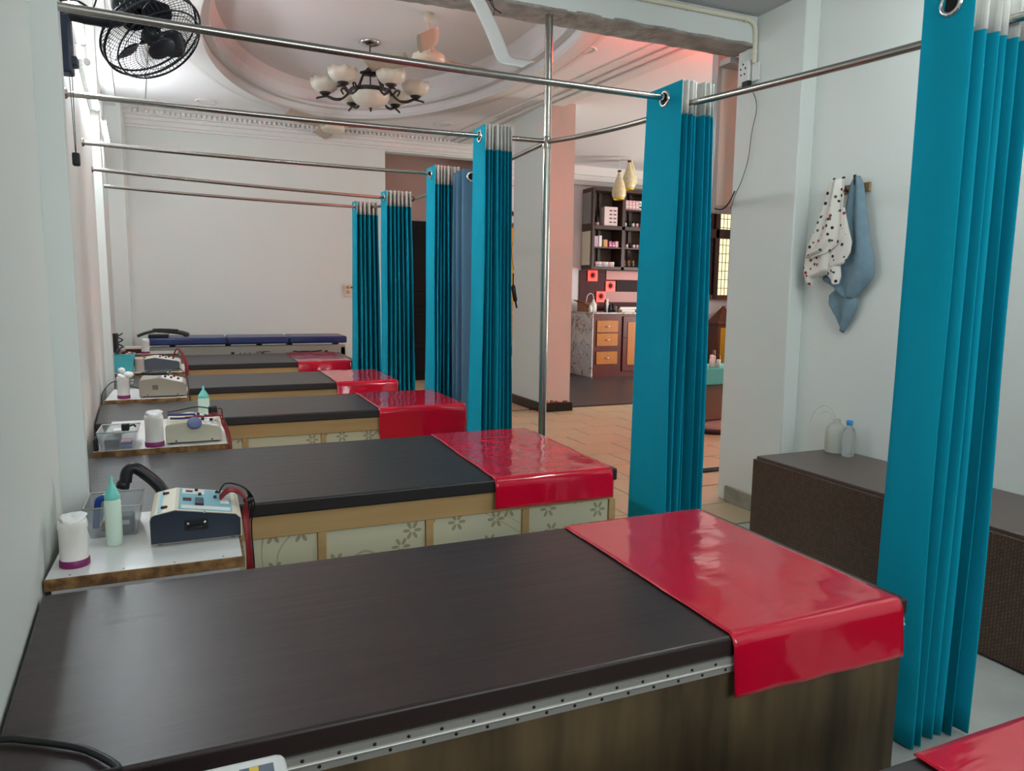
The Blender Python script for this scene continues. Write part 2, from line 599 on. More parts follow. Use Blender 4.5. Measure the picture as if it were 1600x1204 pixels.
# low ceiling of the front bay and the plaster beam that closes it
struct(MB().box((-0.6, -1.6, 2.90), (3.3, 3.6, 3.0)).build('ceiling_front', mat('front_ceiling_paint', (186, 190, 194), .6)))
beam = struct(MB().box((-0.6, 3.55, 2.745), (3.25, 3.75, 3.35)).build('beam', WALL))


def rough(u, v):
    x = -0.55 + 3.62 * u
    yy = 3.548 + 0.215 * v
    n = noise.noise(Vector((x * 6, yy * 6, 0))) * .006 + noise.noise(Vector((x * 22, yy * 22, 3))) * .004
    e = noise.noise(Vector((x * 9, 5, v))) * .008 if v in (0.0, 1.0) else 0
    return (x, yy + e, 2.738 + n)


MB().grid(rough, 180, 8).build('raw_underside', PLASTER, beam, solid=.012, soff=1)

# hall ceiling with an oval recess
EC, EA, EB = (1.50, 6.20), 1.42, 2.62


def ell(k, n, off=0.0):
    a = 2 * PI * k / n
    return (EC[0] + (EA + off) * math.cos(a), EC[1] + (EB + off) * math.sin(a))


def ceiling_mesh():
    bm = bmesh.new()
    rect = [(-1.2, 3.70), (9.7, 3.70), (9.7, 10.75), (-1.2, 10.75)]
    vr = [bm.verts.new((a, b, HC)) for a, b in rect]
    n = 96
    ve = [bm.verts.new((*ell(k, n), HC)) for k in range(n)]
    ed = [bm.edges.new((vr[i], vr[(i + 1) % 4])) for i in range(4)] + [bm.edges.new((ve[i], ve[(i + 1) % n])) for i in range(n)]
    bmesh.ops.triangle_fill(bm, use_beauty=True, use_dissolve=False, edges=ed)
    bm.verts.index_update()
    mb = MB()
    mb.add([v.co[:] for v in bm.verts], [[v.index for v in f.verts] for f in bm.faces])
    bm.free()
    return mb


ceil = struct(ceiling_mesh().build('ceiling', CEIL, solid=.02, soff=0))


def ering(off0, off1, z0, z1, n=96):
    """elliptical moulding of rectangular section"""
    vs_, fs = [], []
    for k in range(n):
        for o, z in ((off0, z0), (off1, z0), (off1, z1), (off0, z1)):
            vs_.append((*ell(k, n, o), z))
    for k in range(n):
        l = (k + 1) % n
        for q in range(4):
            r = (q + 1) % 4
            fs.append((k * 4 + q, k * 4 + r, l * 4 + r, l * 4 + q))
    return MB().add(vs_, fs, False)


dome = MB()
prof = [(0.0, HC - .01), (-.02, HC + .10), (-.05, HC + .22), (-.12, HC + .30)]
n = 96
vs_ = [(*ell(k, n, o), z) for o, z in prof for k in range(n)]
fs = [(i * n + k, i * n + (k + 1) % n, (i + 1) * n + (k + 1) % n, (i + 1) * n + k) for i in range(len(prof) - 1) for k in range(n)]
fs.append(tuple(range((len(prof) - 1) * n, len(prof) * n)))
dome.add(vs_, fs, False)
dome.build('oval_recess', CEIL, ceil)
for o0, o1, z0, z1 in ((-.02, .07, HC - .035, HC), (.07, .13, HC - .02, HC), (.15, .19, HC - .012, HC), (-.09, -.02, HC + .06, HC + .09)):
    ering(o0, o1, z0, z1).build('oval_moulding', PLASTERW, ceil)
# straight mouldings: one pair along the aisle, one along the left wall, one on the back wall
for i, (xa, xb, z0) in enumerate(((3.10, 3.22, .02), (3.24, 3.31, .035), (3.33, 3.47, .05), (3.49, 3.52, .02))):
    MB().prism([(xa + .48, 3.72), (xb + .48, 3.72), (xb - .06, 9.62), (xa - .06, 9.62)], HC - z0, HC, 'xy').build('ceiling_moulding', PLASTERW, ceil)
for xa, xb, z0 in ((.04, .12, .06), (.34, .40, .03)):
    MB().prism([(wx(3.72) + xa, 3.72), (wx(3.72) + xb, 3.72), (wx(9.6) + xb, 9.6), (wx(9.6) + xa, 9.6)], HC - z0, HC, 'xy').build('ceiling_moulding', PLASTERW, ceil)
cn = MB()
for d, z0, z1 in ((.03, 3.12, 3.15), (.06, 3.15, 3.20), (.10, 3.20, 3.24), (.15, 3.24, 3.30)):
    cn.box((-1.1, 9.65 - d, z0), (4.0, 9.66, z1))
crn = struct(cn.build('trim_2', PLASTERW))
dn = MB()
x = -.62
while x < 3.9:
    dn.box((x, 9.47, 3.255), (x + .03, 9.502, 3.29))
    x += .055
d = dn.build('dentils', PLASTERW, crn)
d['kind'] = 'stuff'
cn = MB()
for d, z0, z1 in ((.04, 3.02, 3.08), (.09, 3.08, 3.16), (.15, 3.16, 3.30)):
    cn.box((4.0, 10.6 - d, z0), (9.6, 10.61, z1))
struct(cn.build('trim_3', PLASTERW))

# white hall column on black plinth; red glow put into its front face colour
colm = struct(MB().box((3.44, 7.152, 0), (3.775, 8.0, 3.32), .004, 1).build('column', WALL))
MB().box((3.446, 7.146, .1), (3.777, 7.16, 3.3)).build('red_glow_face', PINKLIT, colm)
MB().box((3.41, 7.115, 0), (3.805, 8.03, 0.10), .004, 1).build('plinth', BLACKB, colm)
ch = MB()
for k in range(14):
    px = random.uniform(3.43, 3.74)
    ch.box((px, 7.125, .098), (px + random.uniform(.015, .05), 7.15, .102 + random.uniform(.004, .03)), .004, 1)
ch.build('crumbled_plaster', CARD, colm)

# black door in the recess
d1 = struct(MB().box((2.74, 10.36, 0), (3.66, 10.41, 2.30)).build('door_1', DOORB))
for z0, z1 in ((.12, .45), (.55, 1.0), (1.1, 1.2), (1.3, 2.2)):
    MB().box((2.84, 10.345, z0), (3.56, 10.362, z1), .006, 1).build('door_panel', DOORB, d1)
# yellow panelled door further right
d2 = struct(MB().box((4.10, 10.54, 0), (4.78, 10.61, 2.36)).build('door_2', BROWNW))
MB().box((4.16, 10.525, .1), (4.69, 10.545, 2.29), .004, 1).build('door_panel', YELD, d2)
MB().box((4.62, 10.50, 1.02), (4.645, 10.53, 1.16), .004, 1).build('door_handle', BRONZE, d2)
struct(MB().box((4.05, 10.50, 2.47), (5.0, 10.61, 2.53)).build('trim_4', BLACKB))
struct(MB().box((4.05, 10.59, 2.92), (5.6, 10.605, 2.93)).build('trim_5', GREYF))

# barred window of the far wall
win = struct(MB().box((8.02, 10.52, 1.22), (9.1, 10.62, 1.30)).build('window_1', BROWNW))
for lo, hi in (((8.02, 10.5, 1.22), (8.1, 10.61, 2.95)), ((8.36, 10.5, 1.22), (8.44, 10.61, 2.95)), ((9.02, 10.5, 1.22), (9.1, 10.61, 2.95)),
               ((8.02, 10.5, 2.87), (9.1, 10.61, 2.95)), ((8.02, 10.5, 2.28), (9.1, 10.61, 2.44))):
    MB().box(lo, hi, .006, 1).build('window_frame', mat('dark_window_wood', (52, 24, 18), .4), win)
for x0, x1 in ((8.1, 8.36), (8.44, 9.02)):
    for z0, z1 in ((1.3, 2.28), (2.44, 2.87)):
        MB().box((x0, 10.575, z0), (x1, 10.585, z1)).build('pane', PANE if x0 > 8.3 else mat('brown_shutter', (70, 36, 26), .5), win)
xb = 8.10
while xb < 9.0:
    MB().tube([(xb, 10.54, 1.3), (xb, 10.54, 2.87)], .007, 6).build('grille_bar', BLACKP, win)
    xb += .075
zb = 1.42
while zb < 2.85:
    MB().tube([(8.1, 10.54, zb), (9.02, 10.54, zb)], .006, 6).build('grille_bar', BLACKP, win)
    zb += .15

# ================================================================== treatment beds
Z_TOP = 0.62


def bed(y0, y1, x0, x1, style, label, slant=1.0):
    t = thing('treatment_bed', ((x0 + x1) / 2, (y0 + y1) / 2, 0), label, 'bed', 'brown treatment beds in a row')
    mz = 0.572
    if style == 'ply':
        MB().box((x0 + .02, y0 + .004, 0.0), (x1 - .006, y1 - .01, mz - .004), .002, 1).build('body', PLY, t)
        h = MB().box((x0 + .05, y0 - .002, .546), (x1 - .012, y0 + .006, .5595)).box((x0 + .05, y0 - .003, .5635), (x1 - .012, y0 + .006, .577))
        h.tube([(x0 + .05, y0 - .003, .5615), (x1 - .012, y0 - .003, .5615)], .0032, 8)
        hg = h.build('hinge_strip', HINGE, t)
        sc = MB()
        k = 0
        x = x0 + .1
        while x < x1 - .03:
            z = .570 if k % 2 else .5535
            sc.lathe([(.0001, .0016), (.0028, .0012), (.0032, 0)], (x, y0 - (.003 if k % 2 else .002), z), 8, (0, -1, 0))
            x += .026 if k % 2 else .031
            k += 1
        s = sc.build('screws', SCREW, hg)
        s['kind'] = 'stuff'
    else:
        MB().box((x0 + .02, y0 + .03, 0.0), (x1 - .015, y1 - .01, mz)).build('body', BEIGEW, t)
        top_z = .495
        np_ = 5
        edges = [x1 - .012 - i * (x1 - x0 - .3) / 4 for i in range(5)]
        MB().box((x0 + .02, y0 + .012, top_z), (x1 - .006, y0 + .032, mz), .002, 1).build('top_rail', BEIGEW, t)
        MB().box((x0 + .02, y0 + .012, .0), (x1 - .006, y0 + .032, .06), .002, 1).build('bottom_rail', BEIGEW, t)
        for i, ex in enumerate(edges):
            MB().box((ex - .014, y0 + .012, .06), (ex + .014, y0 + .032, top_z), .002, 1).build('stile', BEIGEW, t)
            if i < 4:
                MB().box((edges[i + 1] + .015, y0 + .022, .062), (ex - .015, y0 + .034, top_z - .002), .001, 1).build('floral_panel', FLORAL, t)
    m = MB().box((x0, y0, mz + (.0055 if style == 'ply' else 0)), (x1, y1, Z_TOP), .007, 3)
    if slant:
        m.v = [(x + ((wx(yy) - wx(y0)) * slant if x < x0 + .03 else 0), yy, zz) for x, yy, zz in m.v]
    m.build('mattress', LEATHER if style == 'ply' else LEATHERB, t)
    return t


def sheet(x0, x1, y0, y1, hang, label, skew=0.0):
    L1 = y1 - y0
    tot = L1 + hang + .02

    def fn(u, v):
        s = v * tot
        x = x0 + (x1 - x0) * u + skew * (v - .5)
        w = noise.noise(Vector((x * 5, s * 6, y0 * 3))) * .5 + noise.noise(Vector((x * 17, s * 9, y0 * 3 + 7))) * .35
        if s < L1 - .014:
            return (x + .004 * w, y1 - s, Z_TOP + .0042 + .0022 * w + (.0016 * w))
        if s < L1 + .016:
            a = (s - L1 + .014) / .030 * PI / 2
            return (x, y0 + .014 - .019 * math.sin(a), Z_TOP - .014 + .0182 * math.cos(a))
        d_ = s - L1 - .016
        return (x + .01 * d_ / hang * w, y0 - .008 - .010 * (d_ / hang) * (1 + w), Z_TOP - .014 - d_ * (1 + .05 * (u - .5)))
    o = MB().grid(fn, 44, 90).build('vinyl_sheet', REDV, solid=.0022, soff=1)
    return tag(o, label, 'sheet', 'red vinyl sheets')


bed(-.08, 0.69, -.195, 1.47, 'ply', 'brown padded treatment bed alongside the white machine with the yellow mark')
bed(1.10, 1.835, wx(1.1) + .006, 1.465, 'ply', 'brown padded bed on weathered plywood base with long steel piano hinge')
bed(2.41, 3.30, -.308, 1.495, 'floral', 'treatment bed with floral cream panels beside the steel post', 2.2)
bed(4.14, 4.83, wx(4.14) + .008, 1.48, 'floral', 'treatment bed in the middle of the row, deep red sheet on its foot')
bed(5.46, 6.28, wx(5.46) + .06, 1.405, 'floral', 'treatment bed beyond the grey-beige machine, second from the blue table')
bed(7.15, 8.20, wx(7.15) + .01, 1.43, 'floral', 'treatment bed next to the blue cushioned table')
sheet(.955, 1.45, -.08, .688, .10, 'glossy red vinyl sheet on the bed with the white machine beside it')
sheet(.96, 1.437, 1.10, 1.833, .105, 'glossy red vinyl sheet hanging over the piano hinge of plywood bed')
sheet(.985, 1.480, 2.41, 3.297, .088, 'glossy red vinyl sheet on the bed before the steel post', -.03)
sheet(.945, 1.476, 4.14, 4.827, .165, 'red vinyl sheet hanging low over the middle bed')
sheet(.93, 1.392, 5.46, 6.275, .075, 'red vinyl sheet on the second bed from the blue table')
sheet(.86, 1.36, 7.15, 8.195, .075, 'red vinyl sheet on the bed beside the blue table')

# blue three-section table at the back
bt = thing('traction_table', (.56, 9.05, 0), 'long blue cushioned table in three sections on grey metal frame', 'table')
for a, b in ((-.52, .285), (.295, .955), (.965, 1.62)):
    MB().box((a, 8.72, .685), (b, 9.32, .765), .02, 3).build('cushion', BLUEC, bt)
fr = MB().box((-.5, 8.74, .52), (1.60, 8.79, .665), .004, 1).box((-.5, 9.25, .52), (1.60, 9.30, .635), .004, 1).box((-.5, 8.74, .60), (-.45, 9.3, .635)).box((1.55, 8.74, .52), (1.60, 9.3, .635))
fb = fr.build('frame', GREYF, bt)
for x in (-.3, .28, .62, .96, 1.5):
    MB().box((x, 8.95, .64), (x + .06, 9.1, .688)).build('bracket', BLACKP, bt)
for x in (.33, 1.36):
    MB().box((x, 8.732, .55), (x + .035, 8.745, .60), .002, 1).build('end_plate', BLACKP, fb)
mk = MB()
for k, (x, w) in enumerate(((.42, .012), (.47, .012), (.52, .012))):
    mk.box((x, 8.737, .575), (x + w, 8.742, .59))
mk.tube([(.60, 8.738, .60), (.63, 8.738, .56), (.69, 8.738, .60)], .004, 6).tube([(.63, 8.738, .60), (.72, 8.738, .56)], .004, 6).tube([(.60, 8.738, .555), (.74, 8.738, .555)], .003, 6).tube([(.66, 8.738, .60), (.74, 8.738, .60)], .003, 6)
mk.build('maker_mark', SCREW, fb)
MB().tube(spline([(1.0, 8.72, .60), (1.1, 8.71, .585), (1.22, 8.71, .59), (1.32, 8.72, .60)]), .008, 8).box((1.08, 8.71, .57), (1.18, 8.73, .60)).build('release_handle', BLACKP, bt)
for x in (-.42, 1.5):
    for yy in (8.77, 9.27):
        MB().box((x, yy - .03, 0), (x + .06, yy + .03, .52), .003, 1).build('leg', GREYF, bt)

# ================================================================== side tables and what stands on them
SZ = .634


def side_table(xl, xr, y0, y1, label):
    xl = max(xl, wx(y0) + .004)
    t = thing('side_table', ((xl + xr) / 2, (y0 + y1) / 2, 0), label, 'side table', 'white laminate side tables')
    MB().box((xl + .002, y0 + .006, SZ - .004), (xr - .006, y1, SZ), .0008, 1).build('top', LAMIN, t)
    MB().box((xl, y0 + .004, SZ - .026), (xr - .004, y1, SZ - .0042)).build('board', CHIP, t)
    MB().box((xl, y0, SZ - .027), (xr, y0 + .0055, SZ + .0005), .001, 1).build('front_edge', CHIP, t)
    MB().box((xr - .0055, y0 + .0056, SZ - .027), (xr, y1, SZ + .0005), .001, 1).build('side_edge', CHIP, t)
    MB().box((xl + .012, y0 + .012, 0), (xr - .012, y0 + .028, SZ - .0265)).build('front_panel', LAMIN, t)
    MB().box((xr - .028, y0 + .0281, 0), (xr - .012, y1 - .01, SZ - .0265)).build('side_panel', LAMIN, t)
    MB().box((xl + .012, y0 + .0281, 0), (xl + .028, y1 - .01, SZ - .0265)).build('side_panel', LAMIN, t)
    sc = MB()
    for k in range(4):
        sx = xl + .05 + (xr - xl - .1) * k / 3
        sc.lathe([(.0001, .0008), (.0022, .0006), (.0024, 0)], (sx, y0 + .02, SZ), 8)
    s = sc.build('nails', SCREW, t)
    s['kind'] = 'stuff'
    return t


side_table(-.27, .06, .715, .855, 'white laminate side table under the white machine with yellow mark')
side_table(-.36, .086, 1.885, 2.385, 'white side table with raw chipboard edge under the navy-sided machine')
side_table(-.415, .103, 3.345, 4.10, 'white side table with the clear box and beige machine')
side_table(wx(4.9) + .025, -.075, 4.885, 5.42, 'white side table holding the grey-beige vented machine')
side_table(wx(6.4) + .03, -.11, 6.40, 7.1, 'white side table with the turquoise basket')
side_table(wx(8.3) + .03, -.20, 8.26, 8.68, 'white side table with maroon box, next to the blue table')


def machine(x0, x1, y0, y1, h, brk, shell, sidem, label, style):
    """sloped-front therapy unit; the profile runs along x, the width along y"""
    z = SZ + .008
    t = thing('therapy_machine', ((x0 + x1) / 2, (y0 + y1) / 2, SZ), label, 'machine', 'electrotherapy machines')
    hf = h * .70
    L = x1 - x0
    r = .012
    poly = [(x0, z), (x0, z + h * .86 - r), (x0 + .3 * r, z + h * .9 - .3 * r), (x0 + r, z + h * .9), (x0 + brk * L, z + h), (x1 - r, z + hf), (x1, z + hf - r), (x1, z)]
    MB().prism(poly, y0 + .003, y1 - .003, 'xz').build('shell', shell, t)
    cx, cz = sum(p[0] for p in poly) / len(poly), sum(p[1] for p in poly) / len(poly)
    sp = [(cx + (a - cx) * .975, cz + (b - cz) * .955) for a, b in poly]
    sd = MB().prism(sp, y0 - .001, y0 + .004, 'xz').build('side_plate', sidem, t)
    for fx in (.1, .9):
        for fy in (.12, .88):
            MB().lathe([(.0001, 0), (.008, 0), (.008, .009), (.0001, .009)], (x0 + fx * L, y0 + fy * (y1 - y0), SZ), 10).build('foot', BLACKP, t)
    xb, zb_ = x0 + brk * L, z + h
    sx, sz = (x1 - r) - xb, (z + hf) - zb_
    ln = math.hypot(sx, sz)
    ang = math.atan2(-sz, sx)
    M = Matrix.Translation((xb, y0, zb_)) @ Matrix.Rotation(ang, 4, 'Y')      # local: x down the slope, y across, z out
    W = y1 - y0

    def pl(name, u0, u1, v0, v1, th, m_, parent=t, bev=0.0):
        return MB().box((u0 * ln, v0 * W, .0), (u1 * ln, v1 * W, th), bev, 1, M).build(name, m_, parent)
    if style == 1:
        p = pl('control_panel', .06, .93, .06, .94, .0012, TEALP)
        pl('print_strip', .10, .90, .09, .22, .0018, WHITEP, p)
        pl('display', .10, .48, .72, .92, .0018, WHITEP, p)
        pl('display_window', .16, .28, .78, .86, .0024, MAROON, p)
        pl('display_window', .12, .26, .40, .52, .0024, MAROON, p)
        pl('switch', .32, .46, .22, .48, .008, NAVY, p, .002)
        for u, v in ((.40, .68), (.66, .6), (.70, .84), (.34, .86)):
            MB().lathe([(.0001, .007), (.004, .007), (.005, 0)], tuple(M @ Vector((u * ln, v * W, .001))), 10, (M.to_3x3() @ Vector((0, 0, 1)))).build('knob', BLACKP, t)
        pl('output_block', .74, .90, .36, .74, .005, WHITEP, p, .002)
        s0 = (x0 + .018, z + h * .9)
        MB().box((x0 + .02, y0 + .012, z + h * .905), (xb - .012, y1 - .012, z + h * .935)).build('rear_panel', TEALP, t)
        for v in (.2, .8):
            MB().box((x0 + .026, y0 + v * W - .007, z + h * .93), (xb - .018, y0 + v * W + .007, z + h * 1.0), .002, 1).build('toggle', MAROON, t)
        # carrying handle recess on the navy side
        hx = x0 + .5 * L
        hd = MB().box((hx - .028, y0 - .004, z + .34 * h), (hx + .028, y0 - .0008, z + .66 * h), .0015, 1).build('handle_plate', BLACKP, sd)
        MB().tube(spline([(hx - .022, y0 - .004, z + .40 * h), (hx - .012, y0 - .012, z + .46 * h), (hx + .012, y0 - .012, z + .46 * h), (hx + .022, y0 - .004, z + .40 * h)]), .003, 8).build('handle', BLACKP, sd)
        for dx in (-.02, .02):
            MB().lathe([(.0001, .002), (.003, .0015), (.0035, 0)], (hx + dx, y0 - .004, z + .56 * h), 10, (0, -1, 0)).build('bolt', CHROME, sd)
        MB().lathe([(.0001, .002), (.003, .0015), (.0035, 0)], (hx + .02, y0 - .001, z + .86 * h), 10, (0, -1, 0)).build('bolt', CHROME, sd)
    else:
        pl('control_panel', .04, .94, .06, .94, .0012, WHITEP if style != 2 else mat('grey_print', (150, 150, 150), .5, c2=(240, 240, 240), scale=(70, 70, 70), amt=.3))
        for u, v in ((.2, .3), (.45, .35), (.55, .7), (.75, .4), (.3, .75)):
            MB().lathe([(.0001, .012), (.006, .012), (.008, 0)], tuple(M @ Vector((u * ln, v * W, .001))), 10, (M.to_3x3() @ Vector((0, 0, 1)))).build('knob', BLACKP, t)
        for u in (.18, .82):
            MB().lathe([(.0001, .002), (.003, .0015), (.0035, 0)], (x0 + u * L, y0 - .001, z + .06 * h + .002), 10, (0, -1, 0)).build('bolt', SCREW, sd)
        if style == 3:
            for k in range(5):
                MB().box((x0 + .29 * L + k * .0065, y0 - .0022, z + .36 * h), (x0 + .29 * L + k * .0065 + .003, y0 - .0005, z + .62 * h)).build('vent_slot', BLACKP, sd)
    return t, M, ln, W


def leads(t, pts_list, m_, r=.0028):
    for p in pts_list:
        MB().tube(spline(p, 7), r, 7).build('lead', m_, t)


# machine with navy side plate
t1, M1, ln1, W1 = machine(-.135, .088, 2.03, 2.27, .088, .27, CREAM, NAVY, 'cream therapy machine with teal control panel and navy side plate', 1)
px, py, pz = M1 @ Vector((.80 * ln1, .55 * W1, .012))
for k in range(7):
    dy = (k - 3) * .007
    leads(t1, [[(px - .01, py + dy, pz - .004), (px + .02, py + dy * 1.1 - .004, pz + .018), (px + .055, py + dy * .6 - .02, pz - .002 - abs(k - 3) * .001),
                (.098 + k * .0022, 2.17 + dy * .4, .66), (.103 + k * .002, 2.15 + dy, .58), (.104 + k * .003, 2.15 + dy, .44), (.102 + k * .003, 2.16 + dy, .28)]], REDC)
for k in range(3):
    leads(t1, [[(px - .012, py + .03 + k * .004, pz), (px + .01, py + .045, pz + .025), (px + .06, py + .03, pz + .008),
                (.118 + k * .008, 2.24, .67), (.112 + k * .006, 2.25, .60), (.108 + k * .010, 2.24, .46), (.11 + k * .008, 2.24, .26)]], BLACKP, .0024)
MB().lathe([(.010, -.012), (.013, -.006), (.013, .006), (.010, .012)], (.118, 2.225, .685), 12, (1, .5, 0)).build('cable_tie', BLACKP, t1)
MB().tube(spline([(-.212, 2.35, .738), (-.206, 2.352, .768), (-.186, 2.354, .777), (-.16, 2.355, .757), (-.125, 2.356, .717), (-.10, 2.356, .665)], 6), [.017] * 31, 12).lathe(
    [(.014, 0), (.018, -.004), (.018, -.02), (.0001, -.02)], (-.216, 2.349, .741), 14, (.25, .0, 1)).build('suction_hose', BLACKP, t1)

t2, M2, ln2, W2 = machine(-.145, .078, 3.40, 3.68, .088, .42, BEIGEM, BEIGEM, 'beige therapy machine with plain side, red and black leads bunched on top', 2)
q = M2 @ Vector((.7 * ln2, .6 * W2, .01))
leads(t2, [[(q.x - .16, q.y - .05, q.z + .028), (q.x - .09, q.y - .03, q.z + .02), (q.x - .02, q.y - .06, q.z + .012), (q.x + .05, q.y - .07, q.z + .012), (.082, q.y - .06, .70), (.108, q.y - .1, .62), (.112, q.y - .1, .42)],
           [(q.x - .10, q.y - .12, q.z + .022), (q.x - .03, q.y - .10, q.z + .018), (q.x + .03, q.y - .05, q.z + .02), (.085, q.y - .02, .70), (.112, q.y - .04, .62), (.118, q.y - .05, .42)],
           [(q.x + .02, q.y + .0, q.z + .03), (q.x + .05, q.y + .0, q.z + .035), (.09, q.y, .71), (.118, q.y - .01, .62), (.123, q.y - .02, .42)]], REDC, .0035)
leads(t2, [[(q.x - .17, q.y - .04, q.z + .035), (q.x - .12, q.y + .02, q.z + .034), (q.x - .05, q.y + .05, q.z + .04), (q.x + .02, q.y + .02, q.z + .03)]], BLACKP, .003)
leads(t2, [[(q.x - .17, q.y - .08, q.z + .03), (q.x - .13, q.y - .07, q.z + .026), (q.x - .06, q.y - .05, q.z + .022)],
           [(q.x - .16, q.y - .12, q.z + .02), (q.x - .11, q.y - .12, q.z + .018), (q.x - .05, q.y - .10, q.z + .02)]], mat('navy_cable', (40, 52, 110), .5), .005)
MB().box((q.x - .005, q.y - .02, q.z + .006), (q.x + .035, q.y + .02, q.z + .05), .01, 2).build('plug_block', BLACKP, t2)
pd = MB().lathe([(.0001, .008), (.026, .008), (.030, .004), (.030, 0), (.0001, 0)], (-.03, 3.402, .722), 18, (.1, -.75, .65))
pd.build('electrode_pad', mat('grey_blue_pad', (92, 102, 140), .6), t2)

t3, M3, ln3, W3 = machine(-.345, -.085, 4.94, 5.22, .112, .45, GREYM, GREYM, 'grey-beige therapy machine with vent slots in its side', 3)
MB().tube(spline([(-.36, 5.0, .772), (-.32, 4.98, .780), (-.26, 4.985, .777), (-.19, 5.0, .775)]), [.006] * 6 + [.011] * 13, 10).build('probe', BLACKP, t3)
MB().lathe([(.012, 0), (.016, -.012), (.004, -.03), (.0001, -.03)], (-.372, 4.98, .745), 12, (.5, 0, .6)).build('probe_tip', CHROME, t3)
leads(t3, [[(-.19, 5.0, .772), (-.13, 5.05, .80), (-.085, 5.02, .765), (-.07, 4.98, .70), (-.062, 4.96, .60), (-.06, 4.96, .42)]], BLACKP, .003)
leads(t3, [[(-.36, 5.2, .66), (-.45, 5.15, .70), (-.5, 5.1, .72), (-.545, 5.0, .67), (-.55, 4.95, .60)]], BLACKP, .003)

t4, M4, ln4, W4 = machine(-.41, -.145, 6.50, 6.78, .105, .3, CREAM, SLATE, 'cream therapy machine with slate grey side plate beside turquoise basket', 4)
for k in range(3):
    leads(t4, [[(-.20, 6.66 + k * .01, .72), (-.18, 6.64 + k * .012, .79), (-.15, 6.6 + k * .01, .80), (-.115 + k * .008, 6.56, .71), (-.10 + k * .006, 6.54, .58), (-.095 + k * .006, 6.54, .42)]], REDC, .006)

# white machine whose top edge shows at the bottom of the picture
t0 = thing('therapy_machine', (-.06, .88, SZ), 'white machine with grey print squares and a yellow mark', 'machine', 'electrotherapy machines')
MB().box((-.20, .745, SZ), (.078, .872, .742), .012, 3).build('shell', WHITEP, t0)
GP = mat('blue_grey_print', (92, 106, 122), .4)
for a, b in ((-.06, .018), (.024, .062)):
    MB().box((a, .77, .742), (b, .848, .7432)).build('print_square', GP, t0)
MB().box((.035, .832, .7432), (.045, .846, .7442), 0, 1, None).build('yellow_mark', PENDR, t0)
MB().box((-.05, .836, .7432), (-.035, .846, .7442)).build('orange_mark', TAN, t0)
MB().tube(spline([(-.135, .86, .70), (-.14, .96, .70), (-.125, 1.07, .64), (-.17, 1.15, .6285), (-.22, 1.19, .6285), (-.26, 1.215, .6285), (-.275, 1.225, .6285), (-.298, 1.233, .6285)]), .0055, 8).build('power_cable', BLACKP, t0)


def jar(x, yy, z, r, h, label, full=.9):
    t = thing('inverted_jar', (x, yy, z), label, 'jar', 'milky jars standing on purple lids')
    MB().lathe([(.0001, 0), (r * .98, 0), (r, .002), (r, h * .13), (r * .96, h * .14), (.0001, h * .14)], (x, yy, z), 24).build('lid', PURPLE, t)
    MB().lathe([(r * .93, h * .14), (r * .93, h * .7), (r * .99, h * .78), (r * .96, h * .86), (r * .9, h * .9), (.0001, h * .9)], (x, yy, z), 24).build('body', JAR, t)
    MB().lathe([(r * .85, h * .89), (r * .9, h * .94), (r * .6, h * .99), (.0001, h * 1.0)], (x, yy, z), 18, None, lambda a, i: 1 + .12 * math.sin(3 * a + i), lambda a, i: .006 * math.sin(2 * a + 1)).build('cotton', POWDER, t)
    return t


jar(-.296, 1.975, SZ, .033, .125, 'milky jar on purple lid beside the mint squeeze bottle')
jar(-.188, 3.40, SZ, .038, .150, 'milky jar with cotton heaped on top, beside the clear box')
j3 = jar(-.43, 4.96, SZ, .036, .150, 'tall white jar with spilling cotton beside the vented machine')
MB().lathe([(.0001, .02), (.022, .012), (.028, -.005), (.015, -.02), (.0001, -.024)], (-.40, 4.95, SZ + .146), 14, None, lambda a, i: 1 + .2 * math.sin(3 * a)).lathe([(.0001, .018), (.018, .01), (.02, -.006), (.0001, -.02)], (-.435, 4.96, SZ + .172), 12).build('spilling_cotton', POWDER, j3)
tag(jar(-.505, 8.36, SZ, .042, .15, 'small white jar in front of maroon box by the blue table'), 'small white jar in front of maroon box by the blue table', 'jar')


def squeeze(x, yy, z, r, h, label):
    t = thing('squeeze_bottle', (x, yy, z), label, 'bottle', 'mint squeeze bottles')
    MB().lathe([(.0001, 0), (r * .95, 0), (r, .004), (r, h * .62), (r * .9, h * .66)], (x, yy, z), 22).build('body', MINT, t)
    MB().lathe([(r * .9, h * .66), (r * .95, h * .67), (r * .9, h * .73), (r * .45, h * .84), (r * .22, h * .88), (r * .2, h * .97), (.0001, h)], (x, yy, z), 22).build('nozzle', MINTD, t)
    return t


squeeze(-.222, 2.10, SZ, .020, .185, 'mint squeeze bottle standing beside the navy-sided machine')
squeeze(.012, 3.95, SZ, .027, .185, 'pale mint squeeze bottle behind the beige machine')


def clear_box(x0, x1, y0, y1, h, label):
    t = thing('clear_box', ((x0 + x1) / 2, (y0 + y1) / 2, SZ), label, 'box', 'clear plastic boxes')
    tp = .014
    w = MB()
    rim = [(x0 - tp, y0 - tp), (x1 + tp, y0 - tp), (x1 + tp, y1 + tp), (x0 - tp, y1 + tp)]
    bot = [(x0, y0), (x1, y0), (x1, y1), (x0, y1)]
    w.add([(*p, SZ + .002) for p in bot] + [(*p, SZ + h) for p in rim], [(0, 1, 2, 3), (0, 1, 5, 4), (1, 2, 6, 5), (2, 3, 7, 6), (3, 0, 4, 7)])
    w.build('walls', CLEAR, t, solid=.0014, soff=0)
    MB().tube([(*rim[0], SZ + h), (*rim[1], SZ + h), (*rim[2], SZ + h), (*rim[3], SZ + h)], .003, 6, closed=True).build('rim', MILKY, t)
    return t


